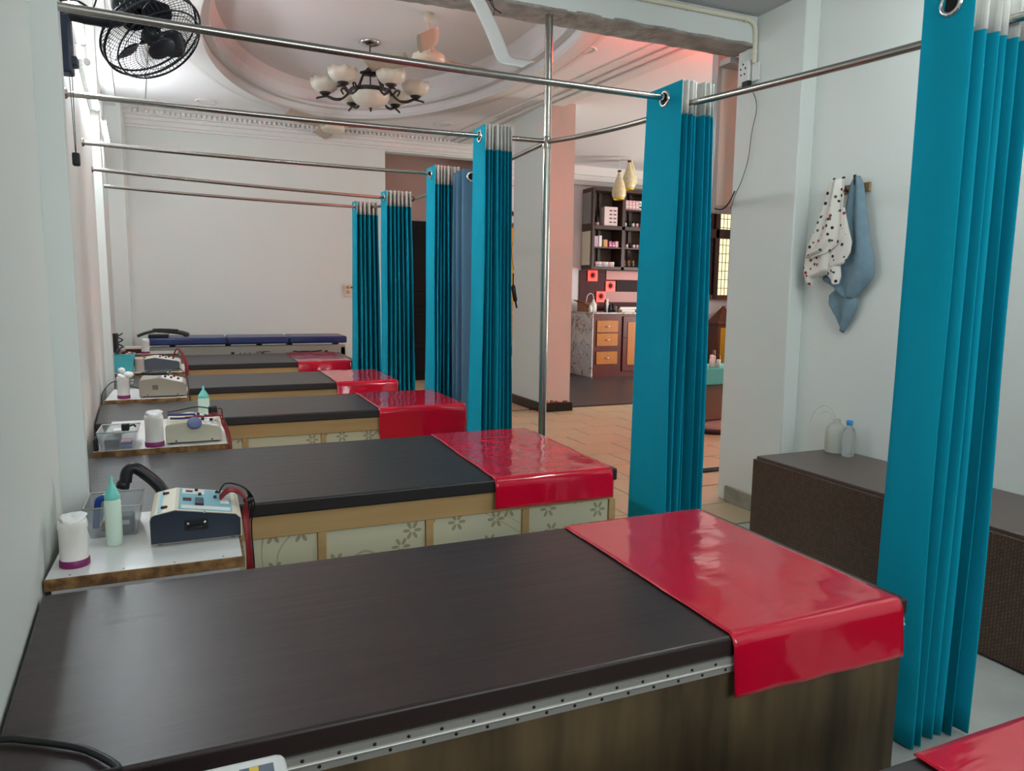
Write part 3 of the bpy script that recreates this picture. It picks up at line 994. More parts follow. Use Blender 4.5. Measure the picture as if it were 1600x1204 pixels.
cb = clear_box(-.285, -.175, 2.17, 2.31, .085, 'clear plastic box of blue straps behind the mint squeeze bottle')
MB().box((-.225, 2.18, SZ + .006), (-.182, 2.23, SZ + .05), .004, 1).build('blue_pack', NAVY, cb)
for k in range(4):
    yy = 2.2 + k * .024
    MB().tube(spline([(-.275, yy, SZ + .02), (-.27, yy, SZ + .07), (-.262 + .01 * k, yy - .005, SZ + .10), (-.24, yy, SZ + .095), (-.225, yy, SZ + .06)]), .0085, 8).build('strap', (BLUEI, WHITEP, NAVY, BLUEI)[k], cb)
MB().tube(spline([(-.255, 2.18, SZ + .015), (-.25, 2.19, SZ + .035), (-.24, 2.185, SZ + .02)]), .008, 8).build('strap', CARD, cb)
MB().box((-.215, 2.178, SZ + .028), (-.192, 2.181, SZ + .04)).build('paper_label', WHITEP, cb)
cb2 = clear_box(-.385, -.265, 3.37, 3.55, .075, 'clear plastic box with dark blue packs and a black clip')
MB().box((-.375, 3.38, SZ + .006), (-.32, 3.52, SZ + .042), .004, 1).build('blue_pack', NAVY, cb2)
MB().box((-.315, 3.38, SZ + .006), (-.275, 3.45, SZ + .022), .003, 1).build('blue_pack', BLUEI, cb2)
MB().box((-.315, 3.385, SZ + .024), (-.275, 3.45, SZ + .034), .003, 1).build('paper_pack', PINKI, cb2)
MB().box((-.35, 3.46, SZ + .05), (-.30, 3.52, SZ + .066), .003, 1).build('paper_pack', WHITEP, cb2)
MB().box((-.315, 3.44, SZ + .064), (-.285, 3.47, SZ + .094), .004, 1).tube(spline([(-.29, 3.45, SZ + .08), (-.27, 3.45, SZ + .088), (-.262, 3.46, SZ + .078)]), .004, 6).build('black_clip', BLACKP, cb2)

wa = thing('wall_adapter', (-.425, 3.44, SZ), 'black adapter standing against the left wall by the clear box', 'adapter')
MB().box((-.412, 3.36, SZ), (-.396, 3.40, SZ + .05), .003, 1).box((-.408, 3.368, SZ + .05), (-.400, 3.39, SZ + .056), .001, 1).build('body', BLACKP, wa)

bk = thing('basket', (-.555, 6.52, SZ), 'turquoise plastic basket holding pads and straps', 'basket')
w = MB()
bot = [(-.615, 6.46), (-.49, 6.46), (-.49, 6.58), (-.615, 6.58)]
rim = [(-.63, 6.445), (-.475, 6.445), (-.475, 6.595), (-.63, 6.595)]
w.add([(*p, SZ + .002) for p in bot] + [(*p, SZ + .145) for p in rim], [(0, 1, 2, 3), (0, 1, 5, 4), (1, 2, 6, 5), (2, 3, 7, 6), (3, 0, 4, 7)])
w.build('walls', TURQ, bk, solid=.003, soff=0)
MB().tube([(*p, SZ + .145) for p in rim], .005, 6, closed=True).build('rim', TURQ, bk)
for k, mm in enumerate((NAVY, CARD, MAROON, PINKI, CARD)):
    MB().tube(spline([(-.60 + k * .024, 6.5, SZ + .03), (-.60 + k * .024, 6.52, SZ + .13), (-.585 + k * .02, 6.53, SZ + .18 - .01 * k), (-.56 + k * .02, 6.53, SZ + .15)]), .011, 8).build('strap', mm, bk)
ph = thing('telephone_stand', (-.61, 6.7, SZ), 'tall black stand with coiled cord behind the turquoise basket', 'stand')
MB().box((-.645, 6.66, SZ), (-.60, 6.74, SZ + .30), .006, 2).build('body', BLACKP, ph)
MB().tube([(-.585 + .018 * math.cos(k * .7), 6.70 + .01 * math.sin(k * .7), SZ + .30 - .006 * k) for k in range(36)], .005, 6).build('coiled_cord', BLACKP, ph)
jr2 = thing('white_canister', (-.445, 6.62, SZ), 'white canister between basket and slate-sided machine', 'canister')
MB().lathe([(.0001, 0), (.033, 0), (.034, .10), (.036, .102), (.036, .118), (.0001, .12)], (-.445, 6.50, SZ), 20).build('body', mat('offwhite_plastic', (206, 194, 184), .4), jr2)
tb5 = thing('carton', (-.58, 8.45, SZ), 'low maroon and cream carton on the table by blue table', 'box')
MB().box((-.69, 8.38, SZ), (-.50, 8.52, SZ + .045), .002, 1).build('body', MAROON, tb5)
MB().box((-.692, 8.378, SZ + .0452), (-.498, 8.522, SZ + .066), .002, 1).build('lid', IVORY, tb5)
hs = thing('shoulder_strap_set', (-.5, 8.62, .765), 'black harness with buckles lying on the blue table end', 'harness')
MB().box((-.50, 8.80, .7655), (-.30, 9.0, .80), .008, 2).build('pad', BLACKP, hs)
MB().tube(spline([(-.60, 8.8, .787), (-.52, 8.78, .82), (-.40, 8.78, .845), (-.28, 8.8, .835), (-.16, 8.82, .815), (-.10, 8.84, .792)]), [.016] * 12 + [.024] * 19, 8).tube(spline([(-.45, 8.76, .86), (-.3, 8.77, .858), (-.2, 8.78, .85)]), .009, 8).build('strap', mat('dark_grey_webbing', (62, 62, 60), .7), hs)
MB().lathe([(.012, -.012), (.03, -.008), (.03, .008), (.012, .012)], (-.13, 8.83, .80), 14, (0, 1, 0)).build('buckle', SLATE, hs)

# ================================================================== rods and post
RZ_ = 2.085


def rod(p0, p1, r, label):
    p0, p1 = Vector(p0), Vector(p1)
    o = MB()
    mid = (p0 + p1) / 2 - Vector((0, 0, .004))
    o.tube([p0 + (p1 - p0) * t - Vector((0, 0, .010 * 4 * t * (1 - t))) for t in [i / 12 for i in range(13)]], r, 14)
    o.lathe([(r * 1.7, 0), (r * 1.7, .006), (r * 1.2, .012), (r, .014)], p0, 14, (p1 - p0))
    ob = o.build('curtain_rod', STEEL)
    return tag(ob, label, 'rod', 'steel curtain rods')


rod((wx(2.5) - .0, 2.47, 2.075), (1.76, 2.54, 2.075), .0127, 'steel rod passing in front of the wall fan, between wall and curtain')
rod((wx(3.58), 3.58, 2.085), (1.745, 3.62, 2.10), .0127, 'steel rod from the left wall to the steel post')
rod((wx(4.66), 4.66, 2.075), (1.75, 5.02, 2.115), .0127, 'steel rod ending at the paired teal and grey-blue curtains')
rod((wx(5.62), 5.62, 2.07), (1.70, 6.22, 2.075), .0127, 'steel rod, second from the back wall')
rod((wx(6.5), 6.5, 2.07), (1.60, 7.08, 2.085), .0127, 'steel rod nearest the back wall')
rod((2.02, 1.25, 2.03), (1.775, 2.58, 2.045), .0127, 'steel rod running from the large near curtain along the right wall side')
rod((1.79, 2.62, 2.03), (1.745, 3.60, 2.095), .0127, 'short steel rod from the middle curtain to the steel post')
rod((1.745, 3.64, 2.095), (1.765, 6.25, 2.085), .0127, 'long steel rod from the post over the far bed ends')
rod((1.735, 6.24, 2.085), (1.54, 7.12, 2.09), .0127, 'short steel rod linking the two curtains nearest the back wall')
po = thing('steel_post', (1.745, 3.62, 0), 'upright steel post reaching from the floor to the plaster beam', 'post')
MB().tube([(1.745, 3.62, 0), (1.745, 3.62, 2.74)], .021, 20).build('tube', STEEL, po)
MB().lathe([(.045, 0), (.045, .006), (.03, .012), (.022, .02)], (1.745, 3.62, 0), 20).build('floor_flange', STEEL, po)
MB().lathe([(.024, -.03), (.026, -.02), (.026, .02), (.024, .03)], (1.745, 3.62, 2.092), 20).build('joint_collar', STEEL, po)


# ================================================================== curtains
def curtain(x0, x1, yc, amp, zrod, zbot, npl, label, cloth=None, seed=0, flare=.12, axis='x', tape=True, first=1.0, lean=0.0, cat='curtain', spread=0.0):
    """cloth gathered in zigzag folds along its rod; the first leaf shows its eyelet"""
    rnd = random.Random(seed)
    cloth = cloth or TEAL
    zt = zrod + .048
    N = npl
    amps = [amp * first] + [amp * rnd.uniform(.75, 1.0) for _ in range(N + 1)]
    sway = [rnd.uniform(-1, 1) for _ in range(N + 2)]
    base = (x0, yc, 0) if axis == 'x' else (yc, x0, 0)
    t = thing('curtain', base, label, cat, 'gathered teal curtains')

    def pt(u, h, push=0.0):
        k = int(min(u, N - 1e-6))
        f = u - k
        a = amps[k] * (1 - f) + amps[k + 1] * f
        c = math.cos(PI * u)
        c = math.copysign(abs(c) ** .7, c)
        s_ = sway[k] * (1 - f) + sway[k + 1] * f
        xx = x0 + (x1 - x0) * (u / N)
        xc = (x0 + x1) / 2
        xx = xc + (xx - xc) * (1 + flare * h) + s_ * .012 * h + lean * h
        xx += spread * h * h * (u / N)
        yy = yc + c * a * (1 + .22 * flare * h * 2) + s_ * .010 * h + .006 * math.sin(5 * h + s_ * 4) * h
        xx += noise.noise(Vector((u * 1.7 + seed, h * 2.2, seed * .7))) * .010 * min(1, .25 + h * 2)
        z = zt - (zt - zbot) * h
        if axis == 'x':
            return (xx, yy, z)
        return (yy, xx, z)
    nu, nv = N * 14, 26
    MB().grid(lambda i, j: pt(i * N, j), nu, nv).build('cloth', cloth, t, solid=.002, soff=0)
    if tape:
        hb = .125 / (zt - zbot)
        MB().grid(lambda i, j: pt(.96 + i * (N - .96), -.0015 + j * hb), (N - 1) * 14, 3).build('header_tape', TAPE, t, solid=.0055, soff=0)
    e = pt(.5, (zt - zrod) / (zt - zbot))
    ax = (-1, 0, 0) if axis == 'x' else (0, -1, 0)
    off = Vector(ax) * .003
    ring = MB().lathe([(.0215, .002), (.024, .005), (.031, .004), (.034, 0), (.034, -.008), (.0215, -.008), (.0215, .002)], Vector(e) + off, 28, ax)
    eo = ring.build('eyelet', CHROME, t)
    MB().lathe([(.0001, .0), (.0215, .0)], Vector(e) + off * .6, 24, ax).build('eyelet_opening', BLACKH, eo)
    return t


curtain(1.825, 2.07, 1.40, .072, 2.06, .006, 11, 'large teal curtain at the foot of the plywood bed, by the brown bench', seed=3, flare=.02)
curtain(1.735, 1.90, 2.54, .115, 2.07, .05, 13, 'teal curtain hanging at the free corner between post and right pillar', seed=5, flare=.35)
curtain(1.36, 1.515, 3.62, .085, 2.09, .05, 15, 'teal curtain beside the steel post', seed=8, flare=.22)
curtain(1.505, 1.69, 4.96, .085, 2.10, .05, 15, 'teal curtain paired with a grey-blue leaf, two rods from the post', seed=11, flare=.3)
curtain(4.58, 4.84, 1.675, .07, 2.045, .05, 6, 'grey-blue curtain leaf with copper-tinted eyelet on the long rod', TEALG, seed=14, flare=.1, axis='y', tape=False)
curtain(1.46, 1.68, 6.15, .075, 2.075, .05, 13, 'teal curtain in front of the black door', seed=17, flare=.25)
curtain(1.39, 1.61, 7.05, .06, 2.085, .05, 11, 'teal curtain nearest the back wall, by the switch plate', seed=20, flare=.2)
tc_ = thing('curtain_tie', (1.535, 3.55, 1.3), 'dark tie and thin loop clipped on edge of curtain beside post', 'tie')
MB().tube(spline([(1.535, 3.57, 1.56), (1.52, 3.55, 1.52), (1.525, 3.55, 1.46), (1.54, 3.57, 1.42)]), .003, 6).build('loop', TAN, tc_)
MB().tube(spline([(1.535, 3.565, 1.40), (1.53, 3.55, 1.33), (1.54, 3.55, 1.27), (1.555, 3.56, 1.22)]), [.004] * 6 + [.012] * 8 + [.005] * 5, 8).build('ribbon', BLACKP, tc_)

# ================================================================== wall fan
fc = Vector((-.11, 3.0, 2.187))
fnrm = Vector((.52, -.36, -.78)).normalized()
wf = thing('wall_fan', (wx(2.8), 2.8, 1.9), 'black wall fan with wire guard tilted down from left wall', 'fan')
FM = Matrix.Translation(fc) @ fnrm.to_track_quat('Z', 'Y').to_matrix().to_4x4()
FR = .178


def fp(r, a, h):
    return FM @ Vector((r * math.cos(a), r * math.sin(a), h))


gd = MB()
for k in range(64):
    a = 2 * PI * k / 64
    gd.tube([fp(.04, a, .062), fp(FR * .55, a + .05, .060), fp(FR * .9, a + .10, .045), fp(FR, a + .12, .012)], .0011, 4, False)
    gd.tube([fp(FR, a + .12, .012), fp(FR * .92, a + .08, -.035), fp(FR * .5, a + .02, -.065), fp(.05, a, -.07)], .0011, 4, False)
for r, h in ((FR * .55, .060), (FR * .78, .054)):
    gd.tube([fp(r, 2 * PI * k / 40, h) for k in range(40)], .0013, 5, closed=True)
g_ = gd.build('guard', WIRE, wf)
rm = MB()
for h, r in ((.012, .0045), (-.012, .004)):
    rm.tube([fp(FR, 2 * PI * k / 48, h) for k in range(48)], r, 8, closed=True)
rm.tube([fp(FR * .86, 2 * PI * k / 48, .048) for k in range(48)], .003, 8, closed=True)
rm.build('guard_rim', WIRE, wf)
MB().lathe([(.0001, .068), (.045, .066), (.05, .060), (.045, .056)], fc, 24, fnrm).build('guard_badge', FANBLK, wf)
for k in range(3):
    a0 = 2 * PI * k / 3 + 2.2

    def bl(u, v, a0=a0):
        r = .035 + (FR * .88 - .035) * u
        wd = (.30 + .75 * math.sin(PI * min(1, u * 1.05) ** .8)) * .95
        return fp(r, a0 + (v - .5) * wd, .020 - .035 * v + .01 * u)
    MB().grid(bl, 10, 6).build('blade', FANBLK, wf, solid=.003)
MB().lathe([(.0001, .03), (.03, .028), (.035, .01), (.035, -.01)], fc, 20, fnrm).build('hub', FANBLK, wf)
MB().lathe([(.05, -.07), (.062, -.08), (.065, -.13), (.055, -.17), (.03, -.19), (.0001, -.192)], fc, 24, fnrm).build('motor_housing', FANBLK, wf)
back = FM @ Vector((0, 0, -.13))
wl = wx(2.8)
MB().tube(spline([(wl + .04, 2.81, 2.13), (wl + .06, 2.82, 2.165), (wl + .12, 2.86, 2.175), (wl + .2, 2.93, 2.20), back], 6), .024, 12).build('arm', FANBLK, wf)
MB().box((wl, 2.775, 1.975), (wl + .078, 2.845, 2.15), .008, 2).box((wl + .07, 2.785, 2.0), (wl + .092, 2.835, 2.03), .004, 1).build('bracket', mat('fan_bracket_blue_black', (40, 50, 70), .4), wf)
MB().tube(spline([(wl + .03, 2.81, 2.15), (wl + .05, 2.82, 2.20), (wl + .10, 2.85, 2.215), (wl + .15, 2.88, 2.19)]), .004, 6).tube(spline([(wl + .13, 2.87, 2.19), (wl + .15, 2.88, 2.26), (wl + .145, 2.88, 2.4)]), .003, 6).build('cable', BLACKP, wf)
MB().tube([(wl + .066, 2.80, 1.98), (wl + .070, 2.80, 1.73)], .0012, 5).tube([(wl + .074, 2.80, 1.98), (wl + .072, 2.80, 1.73)], .0012, 5).build('pull_cord', BLACKP, wf)
MB().box((wl + .060, 2.79, 1.69), (wl + .082, 2.812, 1.732), .005, 2).build('cord_toggle', BLACKP, wf)


# LED battens on the left wall
def batten(y0, y1, z, label, led=None):
    t = thing('tube_light', (wx((y0 + y1) / 2), (y0 + y1) / 2, z), label, 'lamp', 'tube lights on the left wall')
    p0, p1 = Vector((wx(y0) + .045, y0, z)), Vector((wx(y1) + .045, y1, z))
    MB().tube([p0, p1], .016, 14).build('tube', led or LEDW, t)
    dd = (p1 - p0).normalized()
    MB().tube([p0 - dd * .03, p0], .018, 12).build('end_cap', WHITEP, t)
    MB().tube([p1, p1 + dd * .03], .018, 12).build('end_cap', WHITEP, t)
    MB().prism([(wx(y0) + .001, y0), (wx(y0) + .026, y0), (wx(y1) + .026, y1), (wx(y1) + .001, y1)], z - .02, z + .02, 'xy').build('housing', WHITEP, t)


batten(-1.3, -.1, 2.45, 'unseen white tube light added on left wall beside the foremost bed', LEDF)  # this and the next batten are added out of view to brighten the front
batten(.1, 1.3, 2.45, 'unseen white tube light added on left wall over the plywood bed', LEDF)
batten(3.2, 4.3, 2.5, 'white tube light high on left wall behind the black fan')
batten(4.7, 5.8, 2.5, 'white tube light on left wall between the fan and the rib')
batten(7.2, 8.4, 2.7, 'white tube light high on left wall near the far corner')

# unseen tube light added under the low front ceiling to brighten the bay
ct = thing('tube_light', (2.3, 1.4, 2.84), 'unseen white tube light added under the low front ceiling over the aisle', 'lamp')
MB().box((2.27, .75, 2.875), (2.33, 2.05, 2.899), .004, 1).build('housing', WHITEP, ct)
MB().tube([(2.3, .8, 2.858), (2.3, 2.0, 2.858)], .016, 14).build('tube', LEDC, ct)
for yy in (.77, 2.0):
    MB().tube([(2.3, yy, 2.858), (2.3, yy + .03, 2.858)], .0175, 12).build('end_cap', WHITEP, ct)

# ================================================================== chandelier and ceiling fans
cx, cy = 1.575, 7.1
cd = thing('chandelier', (cx, cy, 2.98), 'bronze chandelier with opal tulip shades and central bowl', 'chandelier')
MB().lathe([(.0001, 0), (.10, 0), (.105, -.012), (.08, -.03), (.0001, -.05)], (cx, cy, HC + .30), 24).build('ceiling_rose', CHROME, cd)
MB().tube([(cx, cy, HC + .26), (cx, cy, 3.36)], .006, 8).build('rod', BRONZE, cd)
MB().lathe([(.0001, 3.375), (.03, 3.365), (.05, 3.34), (.085, 3.325), (.09, 3.31), (.03, 3.305), (.0001, 3.285)], (cx, cy, 0), 20, None, lambda a, i: 1 + .12 * math.cos(6 * a) * (i in (3, 4))).build('crown', BRONZE, cd)
for k in range(6):
    a = 2 * PI * k / 6 + .3
    MB().tube([(cx + .07 * math.cos(a), cy + .07 * math.sin(a), 3.315), (cx + .135 * math.cos(a), cy + .135 * math.sin(a), 3.165)], .006, 6).build('stay', BRONZE, cd)
MB().lathe([(.17, 3.165), (.195, 3.165), (.20, 3.15), (.195, 3.13), (.17, 3.13), (.17, 3.165)], (cx, cy, 0), 32).build('ring', BRONZE, cd)
MB().lathe([(.185, 3.14), (.178, 3.10), (.15, 3.055), (.09, 3.02), (.03, 3.008), (.0001, 3.006)], (cx, cy, 0), 32).build('bowl', OPAL, cd)
MB().lathe([(.0001, 3.012), (.016, 3.008), (.012, 2.995), (.008, 2.975), (.0001, 2.97)], (cx, cy, 0), 12).build('finial', BRONZE, cd)
for k in range(6):
    a = 2 * PI * k / 6 - .30
    ca, sa = math.cos(a), math.sin(a)
    R_ = .42

    def P_(r, z):
        return (cx + r * ca, cy + r * sa, z)
    am = MB().tube(spline([P_(.19, 3.15), P_(.23, 3.105), P_(.28, 3.075), P_(.34, 3.075), P_(.40, 3.095), P_(.47, 3.085), P_(.50, 3.075)]), [.010] * 12 + [.014] * 12 + [.009] * 13, 8)
    am.tube(spline([P_(.20, 3.12), P_(.24, 3.17), P_(.27, 3.16), P_(.25, 3.12)]), .008, 6)
    am.build('arm', BRONZE, cd)
    c0 = P_(R_, 3.10)
    MB().lathe([(.0001, 0), (.02, 0), (.05, .022), (.052, .03), (.0001, .03)], c0, 16).build('shade_cup', BRONZE, cd)
    c1 = P_(R_, 3.128)
    MB().lathe([(.03, 0), (.08, .012), (.112, .04), (.128, .075), (.132, .105), (.127, .105), (.121, .07), (.105, .04), (.07, .016), (.03, .004)], c1, 48, None,
               lambda a_, i: 1 + (.035 * math.cos(8 * a_) if i in (2, 3, 4, 5, 6, 7) else 0), lambda a_, i: (.016 * abs(math.cos(4 * a_)) if i in (4, 5) else 0)).build('tulip_shade', OPAL, cd)


def ceiling_fan(x, yy, ztop, zm, label, rot, rb=.62, m_blade=None):
    t = thing('ceiling_fan', (x, yy, zm), label, 'fan', 'ivory ceiling fans')
    MB().lathe([(.0001, 0), (.05, 0), (.035, -.06), (.014, -.075)], (x, yy, ztop), 18).build('canopy', IVORY, t)
    MB().tube([(x, yy, ztop), (x, yy, zm + .1)], .013, 12).build('downrod', IVORY, t)
    MB().lathe([(.014, .22), (.028, .18), (.05, .10), (.055, .06)], (x, yy, zm), 18).build('lower_canopy', IVORY, t)
    MB().lathe([(.03, .06), (.10, .055), (.135, .035), (.14, .015), (.138, .01), (.14, .005), (.125, -.025), (.06, -.045), (.0001, -.048)], (x, yy, zm), 28).build('motor', IVORY, t)
    for k in range(3):
        a = rot + 2 * PI * k / 3

        def f(u, v, a=a):
            r = .19 + (rb - .19) * u
            w_ = (.066 + .02 * min(1, u * 3)) * (1 - .25 * max(0, u - .8) * 5 * .4)
            s_ = (v - .5) * 2 * w_
            return (x + r * math.cos(a) - s_ * math.sin(a), yy + r * math.sin(a) + s_ * math.cos(a), zm + .03 + .034 * (v - .5) * 2 + .0 * u)
        b = MB().grid(f, 8, 4).build('blade', m_blade or BROWNBL, t, solid=.004)
        MB().tube([(x + .12 * math.cos(a), yy + .12 * math.sin(a), zm + .02), (x + .22 * math.cos(a), yy + .22 * math.sin(a), zm + .03)], .014, 8).build('blade_arm', IVORY, t)
    return t


ceiling_fan(1.87, 6.2, HC + .30, 3.23, 'ivory ceiling fan under the oval recess, beside the chandelier', .22)
ceiling_fan(1.54, 8.95, HC, 3.17, 'ivory ceiling fan in front of the back wall cornice', -.42, .72)

# bent white strip and loose wires at the plaster beam
st = spline([(1.22, 3.46, 2.73), (1.28, 3.47, 2.70), (1.345, 3.48, 2.61), (1.40, 3.49, 2.52), (1.44, 3.50, 2.455), (1.47, 3.50, 2.438), (1.53, 3.51, 2.44), (1.585, 3.52, 2.442)], 5)


def strp(u, v):
    i = min(int(round(u * (len(st) - 1))), len(st) - 1)
    p = st[i]
    w_ = .085 + .012 * u
    return (p.x + (v - .5) * w_ * .9, p.y + (v - .5) * .05, p.z + (v - .5) * w_ * .55 + .004 * math.sin(v * PI))


ws = MB().grid(strp, len(st) - 1, 5).build('hanging_strip', PLASTERW, solid=.006)
tag(ws, 'bent white strip hanging down from the plaster beam', 'strip')
lw = MB()
lw.tube(spline([(1.30, 3.545, 2.74), (1.34, 3.53, 2.70), (1.37, 3.54, 2.735), (1.40, 3.535, 2.69), (1.44, 3.535, 2.67)]), .003, 6)
lw.tube(spline([(1.36, 3.54, 2.75), (1.39, 3.53, 2.72), (1.40, 3.53, 2.66), (1.36, 3.53, 2.62)]), .002, 6).box((1.37, 3.525, 2.72), (1.39, 3.545, 2.735), .003, 1)
tag(lw.build('loose_wires', BLACKP), 'loose black wires dangling at the beam edge above the bent strip', 'wire')
for x, yy, z in ((1.86, 5.9, 3.535), (2.18, 5.75, 3.52)):
    pass

# recessed downlights
for (x, yy, lab) in ((3.01, 5.58, 'round recessed downlight in the red-lit ceiling strip'), (2.79, 8.65, 'round recessed downlight between oval recess and far moulding'),
                     (.17, 8.78, 'round recessed downlight near the left end of cornice'), (.38, 5.71, 'round recessed downlight above the wall fan')):
    if ((x - EC[0]) / EA) ** 2 + ((yy - EC[1]) / EB) ** 2 < 1.05 and yy < 6:
        x = .02
    t = thing('downlight', (x, yy, HC - .02), lab, 'lamp', 'recessed downlights')
    MB().lathe([(.075, 0), (.105, -.004), (.11, -.012), (.105, -.016), (.078, -.012), (.075, 0)], (x, yy, HC), 28).build('trim_ring', WHITEP, t)
    MB().lathe([(.076, -.011), (.06, -.004), (.0001, -.003)], (x, yy, HC), 24).build('reflector', mat('downlight_grey', (120, 110, 106), .6), t)

# unseen red strip added behind the beam to redden the hall ceiling
rl = thing('added_red_strip', (3.9, 4.12, 3.0), 'unseen red light strip added behind the right pillar', 'lamp')
MB().tube([(3.35, 4.12, 3.06), (4.45, 4.12, 3.06)], .014, 12).build('tube', LEDR, rl)
MB().box((3.30, 4.0, 3.005), (4.50, 4.24, 3.019)).build('tray', WHITEP, rl)  # tray and lips are shaped to stop the red light going down
MB().box((3.30, 4.0, 3.0195), (4.50, 4.01, 3.09)).build('tray_lip', WHITEP, rl)
MB().box((3.30, 4.23, 3.0195), (4.50, 4.24, 3.080)).build('tray_lip', WHITEP, rl)
for x in (3.32, 4.46):
    MB().box((x, 4.115, 3.0195), (x + .02, 4.125, 3.299)).build('hanger', WHITEP, rl)

# ================================================================== right wall fittings
pn = thing('framed_panel', (3.13, 3.9, 1.83), 'tall beige panel in grey frame hanging behind the right pillar', 'panel')
MB().box((3.055, 3.86, 1.86), (3.235, 3.90, 2.80), .008, 2).build('board', BEIGEPAN, pn)
for lo, hi in (((3.022, 3.85, 1.82), (3.055, 3.91, 2.84)), ((3.055, 3.85, 1.82), (3.24, 3.91, 1.86)), ((3.055, 3.85, 2.80), (3.24, 3.91, 2.84))):
    MB().box(lo, hi, .004, 1).build('frame_bar', ALUF, pn)
MB().box((3.03, 3.75, 2.70), (3.2, 3.86, 2.74), .003, 1).build('wall_bracket', ALUF, pn)

cdt = thing('conduit', (3.03, 3.5, 2.55), 'cream conduit along the beam bending down to the socket', 'conduit')
MB().tube([(1.9, 3.535, 2.872)] + spline([(2.90, 3.535, 2.872), (2.97, 3.535, 2.872), (3.02, 3.537, 2.85), (3.035, 3.54, 2.78), (3.035, 3.54, 2.64)], 5), .014, 12).build('pipe', CONDUIT, cdt)
for p in ((2.55, 3.535, 2.872), (2.95, 3.535, 2.872)):
    MB().lathe([(.017, -.008), (.019, 0), (.017, .008)], p, 14, (1, 0, 0)).build('clip', CONDUIT, cdt)
MB().lathe([(.017, -.008), (.019, 0), (.017, .008)], (3.035, 3.54, 2.70), 14).build('clip', CONDUIT, cdt)
so = thing('wall_socket', (3.03, 3.6, 2.5), 'white power socket with black plug high on the right pillar', 'socket')
MB().box((3.018, 3.57, 2.53), (3.05, 3.66, 2.67), .006, 2).build('plate', WHITEP, so)
sk = MB()
for dy, dz in ((-.02, .02), (.02, .02), (-.015, -.012), (.015, -.012), (0, .045)):
    sk.lathe([(.0001, .001), (.006, .001), (.0065, 0)], (3.018, 3.615 + dy, 2.605 + dz), 10, (-1, 0, 0))
sk.build('pin_holes', BLACKP, so)
MB().box((3.0, 3.545, 2.495), (3.03, 3.60, 2.545), .005, 2).build('plug', BLACKP, so)
MB().box((3.036, 3.50, 2.54), (3.05, 3.56, 2.64), .003, 1).build('switch_plate', WHITEP, so)
MB().tube(spline([(3.03, 3.55, 2.50), (3.035, 3.515, 2.44), (3.035, 3.50, 2.37), (3.035, 3.53, 2.25), (3.035, 3.55, 2.10), (3.035, 3.60, 1.98), (3.033, 3.65, 1.90), (3.03, 3.68, 1.82)], 8), .0022, 6).build('cable', BLACKP, so)
MB().tube(spline([(3.04, 3.66, 1.93), (3.03, 3.70, 1.86), (3.03, 3.76, 1.83), (3.03, 3.83, 1.84)], 6), .005, 6).build('cable_end', BLACKP, so)

# coat hooks, printed cloth and towel
hk = thing('coat_rack', (3.14, 2.87, 1.86), 'short wooden coat rack on the right wall', 'coat rack')
MB().box((3.135, 2.76, 1.83), (3.15, 2.97, 1.875), .003, 1).build('backboard', mat('pale_wood', (150, 124, 90), .5, c2=(130, 104, 74), scale=(4, 30, 30)), hk)
for yy in (2.945, 2.885, 2.815):
    MB().tube(spline([(3.135, yy, 1.84), (3.11, yy, 1.845), (3.095, yy, 1.875), (3.092, yy, 1.905)]), .006, 8).lathe([(.0001, .008), (.008, .004), (.008, -.004), (.0001, -.008)], (3.092, yy, 1.907), 12).build('hook', BRONZE, hk)


def cloth_layers(name, layers, m_, label, cat):
    """each layer: list of (z, y_left, y_right), distance from the wall and fold count"""
    mb = MB()
    for rows, off, folds, ph, dep in layers:
        def fn(u, v, rows=rows, off=off, folds=folds, ph=ph, dep=dep):
            s = v * (len(rows) - 1)
            i = min(int(s), len(rows) - 2)
            f = s - i
            z = rows[i][0] * (1 - f) + rows[i + 1][0] * f
            a = rows[i][1] * (1 - f) + rows[i + 1][1] * f
            b = rows[i][2] * (1 - f) + rows[i + 1][2] * f
            yy = a + (b - a) * u
            w_ = min(1, abs(a - b) / .12)
            x = 3.145 - off - dep * (.5 + .5 * math.sin(ph + folds * PI * u + 1.2 * v)) * (.35 + .65 * w_) - .018 * math.sin(PI * u)
            return (x, yy, z + .012 * math.sin(3 * u + ph) * v)
        mb.grid(fn, 24, 30)
    o = mb.build(name, m_, solid=.004)
    return tag(o, label, cat)


